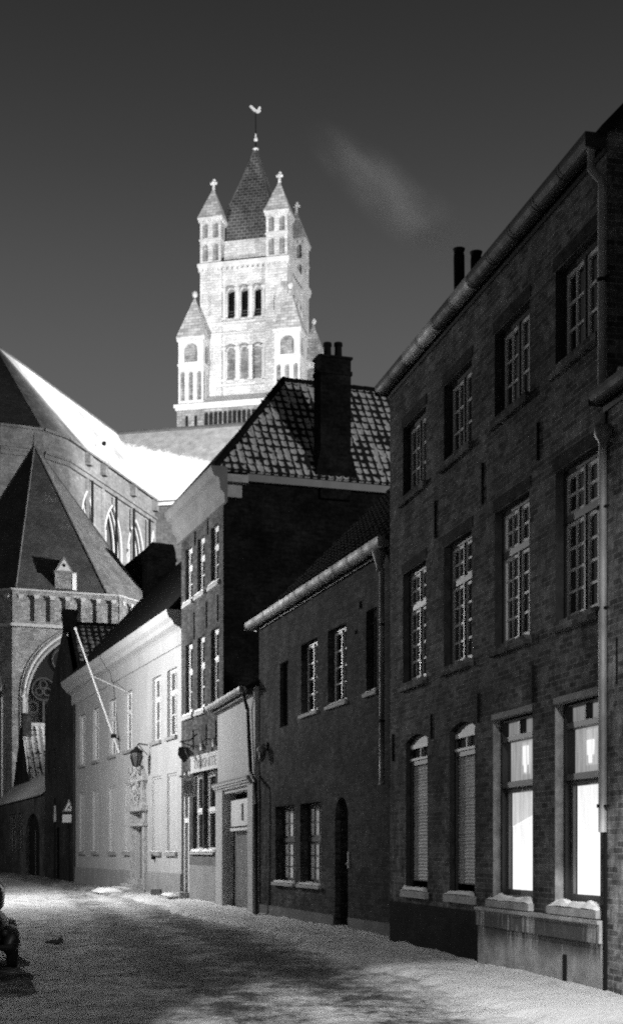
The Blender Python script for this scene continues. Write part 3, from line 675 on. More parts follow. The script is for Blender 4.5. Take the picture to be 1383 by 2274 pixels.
# wall lamp on its corner
lx, zz = T2.m(577, 1668, -.2); wp = T2.w(lx, -.16, zz)
A = Thing('wall_lantern', 'small unlit glass wall lantern at the corner of the low brick house', 'lantern', (wp[0], wp[1]), None, ang=math.atan2(T2.d.y, T2.d.x), z=zz)
mb = MB(); mb.tube([(0, .14, .12), (0, .03, .17), (0, 0, .12)], .015, 6); mb.box(-.06, .06, .12, .157, .02, .22); A.add('bracket', mb, 'iron')
mb = MB(); mb.lathe([(.02, .14), (.09, .1), (.13, .02), (.12, 0)], (0, 0, 0), 12); A.add('cap', mb, 'zinc')
mb = MB(); mb.lathe([(.11, 0), (.11, -.06), (.09, -.16), (.05, -.24), (.01, -.27)], (0, 0, 0), 12); A.add('globe', mb, 'glass_grey')
mb = MB(); mb.tube([(.09, -.08, -.02), (.075, -.07, -.2)], .014, 6); A.add('rim', mb, 'steel')

# ------------------------------------------------------------------ narrow white plastered porch house
T3 = Thing('porch_house', 'narrow white plastered house with a recessed grey door and a black drainpipe', 'house', (-2.73, 41.5), (-1.43, 36.08))
L3 = T3.L; H3 = 5.85
oa, ob = T3.m(498), T3.m(553.5)
mb = MB(); wall(mb, 0, L3, 0, H3, [op(oa, ob, 0, 3.28, .34)], jm=0); closebody(mb, 0, L3, 5, H3); T3.add('wall', mb, ['plaster_white', 'plaster_white'])
mb = MB(); mb.slab([(-.15, -.28, H3 - .02), (L3 + .1, -.28, H3 - .02), (L3 + .1, 5, H3 + 2.4), (-.15, 5, H3 + 2.4)], .09); T3.add('roof', mb, 'tile_dark')
gutter(T3, -.2, L3 - .3, H3 - .03, y=-.25, r=.1, mat='zinc', joint=.5)
mb = MB(); mb.box(-.02, oa - .04, -.06, -.002, 0, 3.38); T3.add('pilaster', mb, 'plaster_white'); mb = MB(); mb.box(ob + .04, L3 - .02, -.06, -.002, 0, 3.38); T3.add('pilaster', mb, 'plaster_white')
mb = MB()
for k, (yy, z) in enumerate(((-.08, 3.38), (-.13, 3.44), (-.17, 3.50))): mb.box(-.04 - k * .02, L3 - .25, yy, -.002, z, z + .06)
T3.add('cornice', mb, 'plaster_white')
mb = MB(); mb.box(-.05, L3 - .25, -.18, -.002, 3.562, 3.60); T3.add('flashing', mb, 'lead')
mb = MB(); mb.box(oa + .08, ob, .16, .339, 2.35, 3.08); p_ = T3.add('transom_panel', mb, 'paint_white')
q = MB(); xx = T3.m(538, None, .16); q.box(xx - .12, xx + .12, .145, .158, 2.5, 2.95); T3.add('pane', q, 'paint_grey', p_)
q = MB(); q.box(xx + .09, xx + .14, .135, .1445, 2.48, 2.96); T3.add('frame', q, 'paint_dark', p_)
q = MB(); q.box(oa + .35, ob, .10, .159, 2.22, 2.30); T3.add('ledge', q, 'paint_white', p_)
mb = MB(); mb.box(oa + .16, ob - .02, .26, .32, .02, 2.32); d = T3.add('door', mb, 'paint_grey', label='tall plain grey door')
q = MB(); q.box(oa + .02, oa + .16, .25, .33, 0, 2.33); T3.add('frame', q, 'paint_dark', d)
for z in (.3, 1.2): q = MB(); q.box(oa + .4, ob - .2, .245, .259, z, z + .7); T3.add('panel', q, 'paint_grey', d)
q = MB(); q.ball((ob - .2, .23, 1.1), .03, 6); T3.add('handle', q, 'steel', d)
def pp(px, py, y): lx, z = T3.m(px, py, y); return (lx, y, z)
mb = MB(); mb.tube([pp(539, 1522, -.26), pp(541, 1545, -.2), pp(549, 1575, -.09), pp(553, 1650, -.08), pp(556, 1715, -.08), pp(561, 1727, -.10), pp(567, 1737, -.12), pp(568, 1785, -.12), pp(568.5, 2032, -.1)], .052, 10)
T3.add('drainpipe', mb, 'zinc_dark')

# ------------------------------------------------------------------ tall narrow brick house with hipped pantile roof
T4 = Thing('gabled_house', 'tall narrow brick house with snow dotted pantile roof and twin pot chimney', 'house', (-4.38, 47.98), (-2.65, 42.8))
L4 = T4.L; H4 = 12.95; D4 = 9.5
cz = lambda Z: (47.98 - Z) / (47.98 - 42.8) * L4
c4 = [cz(46.95), cz(45.4), cz(43.75)]
o3 = [op(c - .48, c + .48, 9.93, 11.68, .14) for c in c4]; o2 = [op(c - .48, c + .48, 6.22, 8.5, .14) for c in c4]
g4_ = [op(T4.m(428), T4.m(449), 1.62, 4.16, .16), op(T4.m(452), T4.m(478), 1.62, 4.16, .16), op(T4.m(407), T4.m(421), .3, 4.3, .16)]
mb = MB(); wall(mb, 0, L4, 0, H4, o3 + o2 + g4_, jm=0); closebody(mb, 0, L4, D4, H4, right=False); T4.add('wall', mb, ['brick_house', 'brick_dark'])
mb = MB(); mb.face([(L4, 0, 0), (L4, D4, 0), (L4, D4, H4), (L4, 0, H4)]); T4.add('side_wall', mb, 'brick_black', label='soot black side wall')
innerdark(T4, .2, L4 - .2, 1.2, 12, .6)
for o_ in o3: window(T4, o_['x0'], o_['x1'], 9.93, 11.68, .14, frame='paint_white', casements=1, cols=1, rows=2, transom=11.05, rows2=1, sill=None, fw=.09)
for o_ in o2: window(T4, o_['x0'], o_['x1'], 6.22, 8.5, .14, frame='paint_white', casements=1, cols=1, rows=2, transom=7.6, rows2=1, sill=None, fw=.09)
for o_ in g4_[:2]:
    window(T4, o_['x0'], o_['x1'], 1.62, 4.16, .16, frame='paint_white', casements=1, cols=1, rows=1, transom=2.95, rows2=1, sill='stone_trim', snow=.1, fw=.1, sill_w=.05, sill_p=.12)
for z, hh in ((9.84, .1), (6.1, .1)):
    for k, c in enumerate(c4):
        mb = MB(); mb.box(c - .66, c + .66, -.10, -.002, z - .10, z + .0); s_ = T4.add('sill', mb, 'stone_trim'); q = MB(); snowbar(q, c - .65, c + .65, -.1, .0, z, .09); T4.add('snow', q, 'snow', s_)
o_ = g4_[2]; mb = MB(); mb.box(o_['x0'] + .02, o_['x0'] + .12, .02, .14, .3, 4.28); mb.box(o_['x1'] - .12, o_['x1'], -.02, .14, .3, 4.28); mb.box(o_['x0'] + .12, o_['x1'] - .12, .02, .14, 2.6, 2.75); d = T4.add('door_frame', mb, 'paint_white')
q = MB(); q.box(o_['x0'] + .12, o_['x1'] - .12, .1, .15, .32, 2.6); T4.add('door', q, 'paint_grey', d)
q = MB(); q.box(o_['x0'] + .12, o_['x1'] - .12, .12, .13, 2.75, 4.26); T4.add('pane', q, 'glass', d)
mb = MB(); a = T4.m(423); mb.box(a, L4 - .02, -.05, -.002, 0, 1.2); mb.cur = 1; mb.box(a, L4 - .02, -.045, -.002, 1.2, 1.5); T4.add('plinth', mb, ['plaster_base', 'plinth_dark'])
mb = MB(); mb.box(T4.m(402) + .02, T4.m(422) , -.75, -.055, -.02, .17); mb.box(T4.m(404), T4.m(421), -.35, -.003, .17, .30); st = T4.add('doorstep', mb, 'stone_trim'); q = MB(); snowbar(q, T4.m(402) + .04, T4.m(422) - .02, -.74, -.36, .17, .09); T4.add('snow', q, 'snow', st)
# cornice: tall boarded eave on the front, returning at the corner
mb = MB(); pr = [(0, 12.05), (-.08, 12.05), (-.10, 12.3), (-.22, 12.42), (-.26, 12.75), (-.42, 12.82), (-.50, 13.02), (-.50, 13.1), (0, 13.1)]
n = len(pr); vs = [(-.35, y, z) for y, z in pr] + [(L4 + .5, y, z) for y, z in pr]
mb.mesh(vs, [tuple(range(n)), tuple(range(n, 2 * n))] + [(i, (i + 1) % n, n + (i + 1) % n, n + i) for i in range(n)])
T4.add('cornice', mb, 'cornice_grey')
mb = MB(); mb.box(L4 + .003, L4 + .12, .0, .55, 12.3, 12.72); mb.box(L4 + .003, L4 + .3, .0, .7, 12.72, 12.95); T4.add('cornice_return', mb, 'stone_trim')
mb = MB(); mb.box(L4 + .003, L4 + .12, .72, D4, 12.82, 13.04); T4.add('eave_board', mb, 'paint_grey')
# hipped roof: ridge runs back from the street
rh = 16.95; xr = L4 / 2; e = .15
A_, B_ = (L4 + e, -.25, 13.1), (L4 + e, D4, 13.1); Rg0, Rg1 = (xr, 2.77, rh), (xr, D4, rh)
sl = math.hypot(xr + e, rh - 13.1); vd = (-(xr + e) / sl, 0, (rh - 13.1) / sl)
mb = MB(); W4 = D4 + .25
tiles(mb, A_, (0, 1, 0), vd, W4, sl, .25, .33, inside=lambda u, v: u > v / sl * (2.77 + .25) * .97)
mb.slab([A_, B_, Rg1, Rg0], .06)
rf = T4.add('roof', mb, 'pantile_big')
mb = MB(); mb.slab([(-.35, -.5, 13.1), (L4 + e, -.25, 13.12), Rg0], .06); mb.slab([(-.2, D4, 13.1), (-.35, -.5, 13.1), Rg0, Rg1], .06); T4.add('roof', mb, 'tile_dark', label='black hip of the roof facing the street')
mb = MB()
def ridge(mb, p, q, r=.12, st=.38):
    p, q = Vector(p), Vector(q); n = int((q - p).length / st)
    for i in range(n): a = p.lerp(q, i / n); b = p.lerp(q, (i + 1) / n); mb.tube([a, b], [r, r * .88], 8)
ridge(mb, Rg0 , Rg1); ridge(mb, (L4 + e, -.3, 13.15), (xr, 2.77, rh + .05)); T4.add('ridge', mb, 'clay_black', rf)
# chimney rising flush with the side wall
lx0 = None
def side(px, py=None):   # point on the side wall plane x = L4: returns (y,z)
    r = (px - CX) / F; dx, dy = T4.d; ox, oy = T4.p; x = L4
    y = (r * (oy + x * dy) - ox - x * dx) / (-dy - r * dx); Z = oy + x * dy + y * dx
    return (y, EYE + (HY - py) * Z / F) if py else y
ya, yb = side(709), side(776); yc0, yc1 = side(696), side(790); zt = side(740, 797)[1]
mb = MB(); mb.box(L4 - .55, L4 + .10, ya, yb, 12.5, zt); mb.box(L4 - .5, L4 + .13, ya - .06, yb + .04, zt - .5, zt - .38); mb.box(L4 - .5, L4 + .14, ya - .07, yb + .05, zt, zt + .07)
mb.prism([(L4 + .13, yc0, 13.12), (L4 + .13, yc1, 13.12), (L4 + .13, yb + .01, 14.0), (L4 + .13, ya - .01, 14.0)], (-.5, 0, 0))
ch = T4.add('chimney', mb, 'brick_black')
for px in (731, 755):
    yy, z2 = side(px, 757); q = MB(); q.tube([(L4 - .2, yy, zt), (L4 - .2, yy, z2 - .1), (L4 - .2, yy, z2 - .1), (L4 - .2, yy, z2)], [.125, .11, .14, .13], 12); T4.add('chimney_pot', q, 'clay_black', ch)
anchors(T4, [(432, 1360, 1420), (459, 1335, 1395), (484, 1320, 1380), (430, 1620, 1665), (459, 1610, 1655), (480, 1600, 1650), (434, 1180, 1212), (462, 1150, 1188)])

# shop sign and what hangs round it
def on(T, px, py, y): lx, z = T.m(px, py, y); return T.w(lx, y, z), lx, z
(pw, lx, z) = on(T4, 425, 1716, -.06); x1_ = T4.m(483, None, -.06); zt_ = T4.m(425, 1684, -.06)[1]
S = Thing('shop_sign', 'long white fascia sign with worn grey capitals above the shop windows', 'sign', (pw[0], pw[1]), None, ang=math.atan2(T4.d.y, T4.d.x), z=z)
W_ = x1_ - lx + .25; hS = zt_ - z; mb = MB(); mb.box(0, W_, -.03, .056, 0, hS); mb.box(-.03, W_, -.05, -.03, -.03, .03); mb.box(-.03, W_, -.05, -.03, hS - .03, hS + .03); S.add('board', mb, 'sign_board')
cu = bpy.data.curves.new('lettering', 'FONT'); cu.body = "TRUSNITE"; cu.size = .40; cu.extrude = .006; cu.align_x = 'LEFT'
to = bpy.data.objects.new('tmp', cu); C.objects.link(to); bpy.context.view_layer.update()
me = bpy.data.meshes.new_from_object(to.evaluated_get(bpy.context.evaluated_depsgraph_get())); bpy.data.objects.remove(to)
me.materials.clear(); me.materials.append(MATS['letters'])
lo = bpy.data.objects.new('lettering', me); C.objects.link(lo); lo.parent = S.o; lo.location = (.42, -.037, .085); lo.rotation_euler = (R(90), 0, 0)
wl = max(v.co.x for v in me.vertices); lo.scale = ((W_ - .7) / wl, (hS - .16) / .29, 1)
for i, (px, py, nm) in enumerate(((419, 1672, 'sign spotlight at the far end, nearest the white house'), (447, 1658, 'sign spotlight over the middle of the shop sign'), (474, 1650, 'sign spotlight beside the white porch house'))):
    (pw, lx, z) = on(T4, px, py, -.3)
    s_ = Thing('sign_lamp', 'small ' + nm, 'lamp', (pw[0], pw[1]), None, ang=math.atan2(T4.d.y, T4.d.x), z=z, group='spotlights above the shop sign')
    mb = MB(); mb.tube([(.05, .295, .22), (.03, .15, .26), (0, 0, .12)], .016, 6); s_.add('arm', mb, 'iron')
    mb = MB(); mb.tube([(0, 0, .12), (0, .05, -.04), (0, .06, -.09)], [.04, .10, .12], 10, False); s_.add('lamp_head', mb, 'zinc')
(pw, lx, z) = on(T4, 413, 1748, -.35)
s_ = Thing('projecting_sign', 'white box sign sticking out beside the shop door', 'sign', (pw[0], pw[1]), None, ang=math.atan2(T4.d.y, T4.d.x), z=z)
mb = MB(); mb.box(-.1, .1, -.18, .3, -.32, .32); s_.add('box', mb, 'sign_board'); mb = MB(); mb.box(-.12, .12, -.24, .345, .32, .37); s_.add('cap', mb, 'stone_trim')
mb = MB(); mb.box(.1, .106, -.1, .2, -.2, .2); s_.add('face', mb, 'letters')
(pw, lx, z) = on(T4, 412, 1660, -.5)
s_ = Thing('hanging_sign', 'dark wrought iron bracket with a small hanging plate on the tall brick house', 'sign', (pw[0], pw[1]), None, ang=math.atan2(T4.d.y, T4.d.x), z=z)
mb = MB(); mb.tube([(0, .5, .55), (0, .2, .3), (0, -.25, .22)], .03, 6); mb.tube([(0, .5, .0), (0, .1, .12), (0, -.2, .22)], .022, 6); mb.tube([(0, -.1, .2), (0, -.1, .0)], .015, 6); s_.add('bracket', mb, 'iron')
mb = MB(); mb.prism([(-.02, -.3, .02), (-.02, .12, .02), (-.02, .2, -.35), (-.02, -.08, -.62), (-.02, -.34, -.3)], (.04, 0, 0)); s_.add('plate', mb, 'paint_dark'); s_.o.scale = (.75, .75, .8)
mb = MB(); mb.tube([(.03, -.05, .06), (.04, .0, -.2), (.04, .1, -.4)], .03, 6); s_.add('trim', mb, 'zinc')

# ------------------------------------------------------------------ long white house with classical cornice and rococo portal
T5 = Thing('palace', 'long pale plastered two storey house with deep cornice and ornate doorway', 'house', (-11.54, 69.6), (-4.47, 49.1))
L5 = T5.L; c5 = lambda Z: (69.6 - Z) / (69.6 - 49.1) * L5
zc = [67.7, 64.4, 60.7, 57.6, 52.75, 50.45]; W5 = .74
u5 = [op(c5(z) - W5, c5(z) + W5, 5.72, 8.12, .14) for z in zc]; d5 = [op(c5(z) - W5, c5(z) + W5, 1.62, 4.42, .12) for z in zc]
da, db = T5.m(301), T5.m(321)
mb = MB(); wall(mb, 0, L5, 0, 9.6, u5 + d5 + [op(da, db, .55, 3.2, .25)], jm=0); closebody(mb, 0, L5, 9, 9.6); T5.add('wall', mb, ['plaster_house', 'plaster_house'])
for o_ in u5: window(T5, o_['x0'], o_['x1'], 5.72, 8.12, .14, frame='paint_white', casements=2, cols=1, rows=2, transom=7.3, rows2=1, pane='glass_grey', snow=None, sill='plaster_base', sill_p=.1, sill_h=.12)
for o_ in d5:
    a, b = o_['x0'], o_['x1']; mb = MB(); f = .07
    mb.box(a, a + f, .04, .11, 1.62, 4.42); mb.box(b - f, b, .04, .11, 1.62, 4.42); mb.box(a + f, b - f, .04, .11, 4.34, 4.42)
    win = T5.add('window', mb, 'paint_shutter', label='ground floor window closed by pale shutters')
    q = MB(); m_ = (a + b) / 2; q.box(a + f, m_ - .006, .07, .118, 1.63, 4.34); q.box(m_ + .006, b - f, .07, .118, 1.63, 4.34); T5.add('shutter', q, 'paint_shutter', win)
    q = MB(); q.box(a - .1, b + .1, -.1, .04, 1.48, 1.615); T5.add('sill', q, 'plaster_base', win); q = MB(); snowbar(q, a - .08, b + .08, -.09, .03, 1.615, .04); T5.add('snow', q, 'snow_dull', win)
mb = MB(); mb.box(0, da - .55, -.05, -.002, 0, .86); mb.box(db + .55, L5 - .02, -.05, -.002, 0, .86); T5.add('plinth', mb, 'plaster_base')
mb = MB(); pr = [(0, 8.78), (-.06, 8.78), (-.1, 8.9), (-.1, 9.25), (-.18, 9.33), (-.36, 9.42), (-.42, 9.55), (-.55, 9.66), (-.62, 9.86), (-.62, 9.92), (0, 9.92)]
n = len(pr); vs = [(-.5, y, z) for y, z in pr] + [(L5 + .35, y, z) for y, z in pr]
mb.mesh(vs, [tuple(range(n)), tuple(range(n, 2 * n))] + [(i, (i + 1) % n, n + (i + 1) % n, n + i) for i in range(n)]); T5.add('cornice', mb, 'plaster_house')
r5 = 9.92 + 4.5 * math.tan(R(52))
mb = MB(); mb.slab([(-.1, -.55, 9.9), (L5, -.55, 9.9), (L5, 4.3, 15.3), (-.1, 4.3, 15.3)], .12); mb.slab([(L5, 9.2, 9.9), (-.1, 9.2, 9.9), (-.1, 4.3, 15.3), (L5, 4.3, 15.3)], .12); T5.add('roof', mb, 'tile_dark')
for xg in (0, L5): mb = MB(); mb.face([(xg, -.3, 9.9), (xg, 9, 9.9), (xg, 4.3, 15.2)]); T5.add('gable', mb, 'brick_black')
def backpt(T, x, px, py):   # on the plane local x = const
    r = (px - CX) / F; dx, dy = T.d; ox, oy = T.p
    y = (r * (oy + x * dy) - ox - x * dx) / (-dy - r * dx); Z = oy + x * dy + y * dx
    return y, EYE + (HY - py) * Z / F
y0_, zc_ = backpt(T5, .3, 318, 1211); y1_, _ = backpt(T5, .3, 381, 1211)
mb = MB(); mb.box(.1, 1.2, y0_, y1_, 12, zc_ - .5); mb.prism([(.1, y0_, zc_ - .5), (.1, y1_, zc_ - .5), (.1, y1_ - .12, zc_ - .05), (.1, y0_ + .25, zc_)], (1.1, 0, 0)); mb.box(.05, 1.25, y0_ - .06, y1_ + .04, zc_ - .9, zc_ - .75)
T5.add('chimney', mb, 'brick_black')
# portal
mb = MB(); mb.box(da + .02, db - .02, .18, .24, .57, 2.66); d = T5.add('door', mb, 'paint_grey', label='grey panelled front door')
q = MB(); q.box(da + .02, db - .02, .16, .24, 2.72, 3.18); T5.add('transom_light', q, 'paint_shutter', d)
q = MB()
for z in (.7, 1.75): q.box(da + .15, db - .15, .16, .179, z, z + .8)
T5.add('panel', q, 'paint_grey', d)
q = MB(); q.ball((db - .2, .14, 1.4), .04, 6); T5.add('handle', q, 'steel', d)
mb = MB(); mb.box(da - .5, da - .08, -.12, -.002, .0, 3.2); mb.box(db + .08, db + .5, -.12, -.002, 0, 3.2); mb.box(da - .55, db + .55, -.2, -.002, 2.62, 2.74); mb.box(da - .6, db + .6, -.26, -.002, 3.2, 3.4); mb.box(da - .55, db + .55, -.22, -.002, 4.35, 4.5)
cxp = (da + db) / 2
mb.prism([(da - .35, -.16, 3.4), (db + .35, -.16, 3.4), (db + .25, -.16, 4.0), (db + .5, -.16, 4.5), (cxp + .4, -.16, 5.15), (cxp, -.16, 5.35), (cxp - .4, -.16, 5.15), (da - .5, -.16, 4.5), (da - .25, -.16, 4.0)], (0, .157, 0))
pt = T5.add('portal', mb, 'stone_portal')
q = MB()
for s in (-1, 1):
    for k in range(3):
        pts = []
        for i in range(12):
            a = i / 11 * 4.2; r_ = .30 * (1 - i / 15); pts.append((cxp + s * (.55 + .12 * k - r_ * math.cos(a)), -.2 - .02 * k, 3.75 + .48 * k + r_ * math.sin(a) * 1.2))
        q.tube(pts, .055, 6)
for k in range(26):
    a = random.uniform(0, 6.28); q.ball((cxp + random.uniform(-.8, .8) * (1 - k / 60), -.2, random.uniform(3.45, 5.1)), random.uniform(.06, .15), 5, (1, .6, random.uniform(.7, 1.6)))
T5.add('carving', q, 'stone_portal', pt)
mb = MB(); mb.box(da - .5, db + .55, -.9, -.121, .0, .2); mb.box(da - .3, db + .35, -.55, -.121, .2, .38); mb.box(da - .1, db + .1, -.3, .2, .38, .56); st = T5.add('steps', mb, 'stone_portal')
q = MB(); snowbar(q, da - .48, db + .5, -.9, -.56, .2, .06); T5.add('snow', q, 'snow_dull', st)
mb = MB(); lx, z = T5.m(341, 1903, -.05); mb.box(lx - .11, lx + .11, -.12, -.002, z - .1, z + .1); T5.add('vent', mb, 'iron')
lx = T5.m(165) + .35; mb = MB(); mb.tube([(.12, -.07, 8.8), (.12, -.07, .3)], .06, 8); T5.add('downpipe', mb, 'zinc_dark')
# boot-scraper stone, snow slab
(pw, lx, z) = on(T5, 346, 1990, -.5)
mb = MB(); mb.prism([(-.16, -.14, 0), (.16, -.14, 0), (.2, .12, 0), (-.2, .12, 0)], (0, 0, .3)); single('boundary_stone', mb, 'plinth_dark', 'squat dark stone beside the steps of the ornate doorway', 'stone', (pw[0], pw[1], 0))
mb = MB(); snowbar(mb, -.9, .9, -.5, .5, 0, .16, amp=.4); (pw, lx, z) = on(T5, 237, 1976, -1.3)
o = single('snow_slab', mb, 'snow', 'bright slab of swept snow lying before the pale house', 'snow heap', (pw[0], pw[1], .05), math.atan2(T5.d.y, T5.d.x))
# flagpole
lx, zb = T5.m(262, 1671, -.1); pb_ = T5.w(lx, -.05, zb)
q_ = 1.85; lt, zt2 = T5.m(168, 1396, -q_)
FP = Thing('flagpole', 'bare white flagpole slanting out from an upper window of the pale house', 'flagpole', (pb_[0], pb_[1]), None, ang=math.atan2(T5.d.y, T5.d.x), z=zb)
tip = (lt - lx, -q_ + .05, zt2 - zb); mb = MB(); mb.tube([(0, 0, 0), tip], [.05, .035], 10); pl = FP.add('pole', mb, 'paint_white')
mb = MB(); mb.ball(tip, .07, 6); FP.add('knob', mb, 'paint_white', pl)
m_ = .13; mb = MB(); mb.tube([(tip[0] * m_ - .0, tip[1] * m_, tip[2] * m_ - .06), (tip[0] * m_, tip[1] * m_, tip[2] * m_ + .1)], .12, 8); mb.tube([(tip[0] * m_, tip[1] * m_, tip[2] * m_), (.1, .045, .5)], .025, 6); FP.add('holder', mb, 'iron')
lx2_, z2_ = T5.m(282, 1537, -.05); t_ = .62
mb = MB(); mb.tube([(tip[0] * t_, tip[1] * t_, tip[2] * t_), (lx2_ - lx, .04, z2_ - zb)], .014, 5); FP.add('stay_wire', mb, 'paint_white')

(pw, lx, z) = on(T5, 303, 1682, -.55)
LN = Thing('street_lantern', 'large dark unlit lantern hanging above the ornate doorway', 'lantern', (pw[0], pw[1]), None, ang=math.atan2(T5.d.y, T5.d.x), z=z)
mb = MB(); mb.lathe([(.06, .42), (.12, .36), (.30, .26), (.34, .2), (.30, .18)], (0, 0, 0), 6); LN.add('cap', mb, 'iron')
mb = MB(); mb.lathe([(.27, .18), (.30, .02), (.16, -.34), (.05, -.4)], (0, 0, 0), 6); LN.add('glass', mb, 'glass_grey')
mb = MB()
for k in range(6):
    a = k * math.pi / 3 ; mb.tube([(.27 * math.cos(a), .27 * math.sin(a), .18), (.31 * math.cos(a), .31 * math.sin(a), .02), (.17 * math.cos(a), .17 * math.sin(a), -.34)], .025, 5)
LN.add('frame', mb, 'iron')
mb = MB(); mb.tube([(0, 0, .4), (0, .1, .55), (0, .54, .5)], .03, 6); mb.tube([(0, .54, .1), (0, .3, .3), (0, .1, .52)], .02, 6); LN.add('bracket', mb, 'iron'); LN.o.scale = (.72, .8, .95)

# ------------------------------------------------------------------ dark gable-fronted house
T6 = Thing('stepped_house', 'black gable fronted brick house left of the pale house', 'house', (-15.34, 82.0), (-11.58, 69.72))
L6 = T6.L; xa6, za6 = T6.m(143, 1388)
eL = T6.m(103, 1588)[1]; eR = 10.0
mb = MB(); wall(mb, 0, L6, 0, eL, [op(1.6, 2.5, 5.6, 7.2, .12), op(4.2, 5.1, 5.6, 7.2, .12), op(8.3, 9.2, 1.3, 3.6, .12), op(10.2, 11.1, 1.3, 3.6, .12), op(5.7, 6.7, 0, 2.9, .15)], jm=0)
mb.face([(0, 0, eL), (L6, 0, eL), (L6, 0, eR), (xa6 + .2, 0, za6), (xa6 - .2, 0, za6)]); closebody(mb, 0, L6, 12, eL); mb.box(0, L6, .3, .4, eL, eL + .01)
T6.add('wall', mb, 'brick_dark'); innerdark(T6, .2, L6 - .2, 0, 8, .5)
for a, b, z0, z1 in ((1.6, 2.5, 5.6, 7.2), (4.2, 5.1, 5.6, 7.2), (8.3, 9.2, 1.3, 3.6), (10.2, 11.1, 1.3, 3.6)): window(T6, a, b, z0, z1, .12, sash='paint_grey', cols=1, rows=3, sill=None)
mb = MB(); mb.box(5.72, 6.68, .1, .14, .03, 2.88); d = T6.add('door', mb, 'wood_black'); q = MB(); q.ball((6.5, .08, 1.1), .03, 6); T6.add('handle', q, 'steel', d)
mb = MB(); mb.box(xa6 - .32, xa6 + .42, -.05, .6, za6 - .4, za6 + .55); mb.box(xa6 - .4, xa6 + .5, -.1, .65, za6 + .55, za6 + .75); T6.add('chimney', mb, 'brick_black')
hw = L6 - xa6; slp = math.hypot(hw, za6 - eR); vd6 = (-hw / slp, 0, (za6 - eR) / slp)
mb = MB(); tiles(mb, (L6 + .1, .35, eR), (0, 1, 0), vd6, 12, slp, .34, .42, amp=.05); mb.slab([(L6 + .1, .35, eR), (L6 + .1, 12, eR), (xa6, 12, za6), (xa6, .35, za6)], .06); rf = T6.add('roof', mb, 'pantile_small')
mb = MB(); mb.slab([(0, .3, eL), (0, 12, eL), (xa6, 12, za6), (xa6, .3, za6)], .1); T6.add('roof', mb, 'tile_dark', label='black far slope of the roof')
mb = MB(); ridge(mb, (xa6, .3, za6 + .05), (xa6, 12, za6 + .05), .16); T6.add('ridge', mb, 'clay_black', rf)
mb = MB(); mb.prism([(L6 + .05, .25, eR), (L6 + .05, .4, eR), (xa6, .4, za6 + .12), (xa6, .25, za6 + .12)], (0, 0, .14)); T6.add('verge', mb, 'brick_dark', rf)

(pw, lx, z) = on(T6, 153, 1790, -.12)
SG = Thing('warning_sign', 'white triangular warning sign above a rectangular plate on the black house', 'road sign', (pw[0], pw[1]), None, ang=math.atan2(T6.d.y, T6.d.x) + .95, z=0)
zA = z; mb = MB(); mb.prism([(-.34, 0, zA - .28), (.34, 0, zA - .28), (0, 0, zA + .33)], (0, .02, 0)); tr = SG.add('triangle', mb, 'paint_white')
mb = MB()
def bar(mb, a, b, w_, y): 
    a, b = Vector(a), Vector(b); d = (b - a).normalized(); n_ = Vector((-d.y, d.x)) * w_ / 2
    mb.prism([(a.x + n_.x, y, a.y + n_.y), (b.x + n_.x, y, b.y + n_.y), (b.x - n_.x, y, b.y - n_.y), (a.x - n_.x, y, a.y - n_.y)], (0, .006, 0))
for a, b in (((-.29, zA - .25), (.29, zA - .25)), ((.29, zA - .25), (0, zA + .27)), ((0, zA + .27), (-.29, zA - .25))): bar(mb, a, b, .035, -.01)
bar(mb, (-.12, zA - .18), (.10, zA + .05), .05, -.01); bar(mb, (.13, zA - .17), (-.05, zA - .02), .05, -.01); SG.add('symbol', mb, 'paint_dark', tr)
z2 = zA - .62; mb = MB(); mb.box(-.36, .36, 0, .02, z2 - .2, z2 + .2); SG.add('plate', mb, 'paint_white')
mb = MB(); mb.tube([(0, .05, -.1), (0, .05, zA + .2)], .035, 8); SG.add('post', mb, 'iron')
(pw, lx, z) = on(T6, 122, 1808, -.25)
PS = Thing('reflector_post', 'thin pole with a pale reflective strip by the black house', 'post', (pw[0], pw[1]), None, ang=.3)
mb = MB(); mb.tube([(0, .05, -.1), (0, .05, z + .9)], .05, 8); PS.add('pole', mb, 'iron'); mb = MB(); mb.box(-.06, .06, -.03, -.005, z - .4, z + .05); mb.box(-.045, .045, -.03, -.005, z + .08, z + .45); PS.add('reflector', mb, 'sign_board')

# ------------------------------------------------------------------ low old house at the far left
T7 = Thing('old_cottage', 'low dark brick house at the far left with arched door and small tiled roof', 'house', (-23.5, 106.0), (-15.42, 82.2))
L7 = T7.L
E7 = 5.05
w7 = [op(T7.m(22), T7.m(34), 1.45, 4.1, .15), op(T7.m(40), T7.m(51), 1.45, 4.1, .15), op(T7.m(58), T7.m(88), 0, 3.9, .25, 'round', 1.2)]
mb = MB(); wall(mb, 0, L7, 0, E7, w7, jm=0); closebody(mb, 0, L7, 6, E7); T7.add('wall', mb, 'brick_old')
for o_ in w7[:2]: window(T7, o_['x0'], o_['x1'], 1.45, 4.1, .15, sash='paint_grey', casements=2, cols=1, rows=4, pane='glass', sill=None)
mb = MB(); mb.box(w7[2]['x0'] + .02, w7[2]['x1'] - .02, .2, .24, .02, 3.88); d = T7.add('door', mb, 'wood_black', label='arched black gateway door'); q = MB(); q.box((w7[2]['x0'] + w7[2]['x1']) / 2 - .03, (w7[2]['x0'] + w7[2]['x1']) / 2 + .03, .17, .199, .1, 2.9); T7.add('closing_strip', q, 'plinth_dark', d)
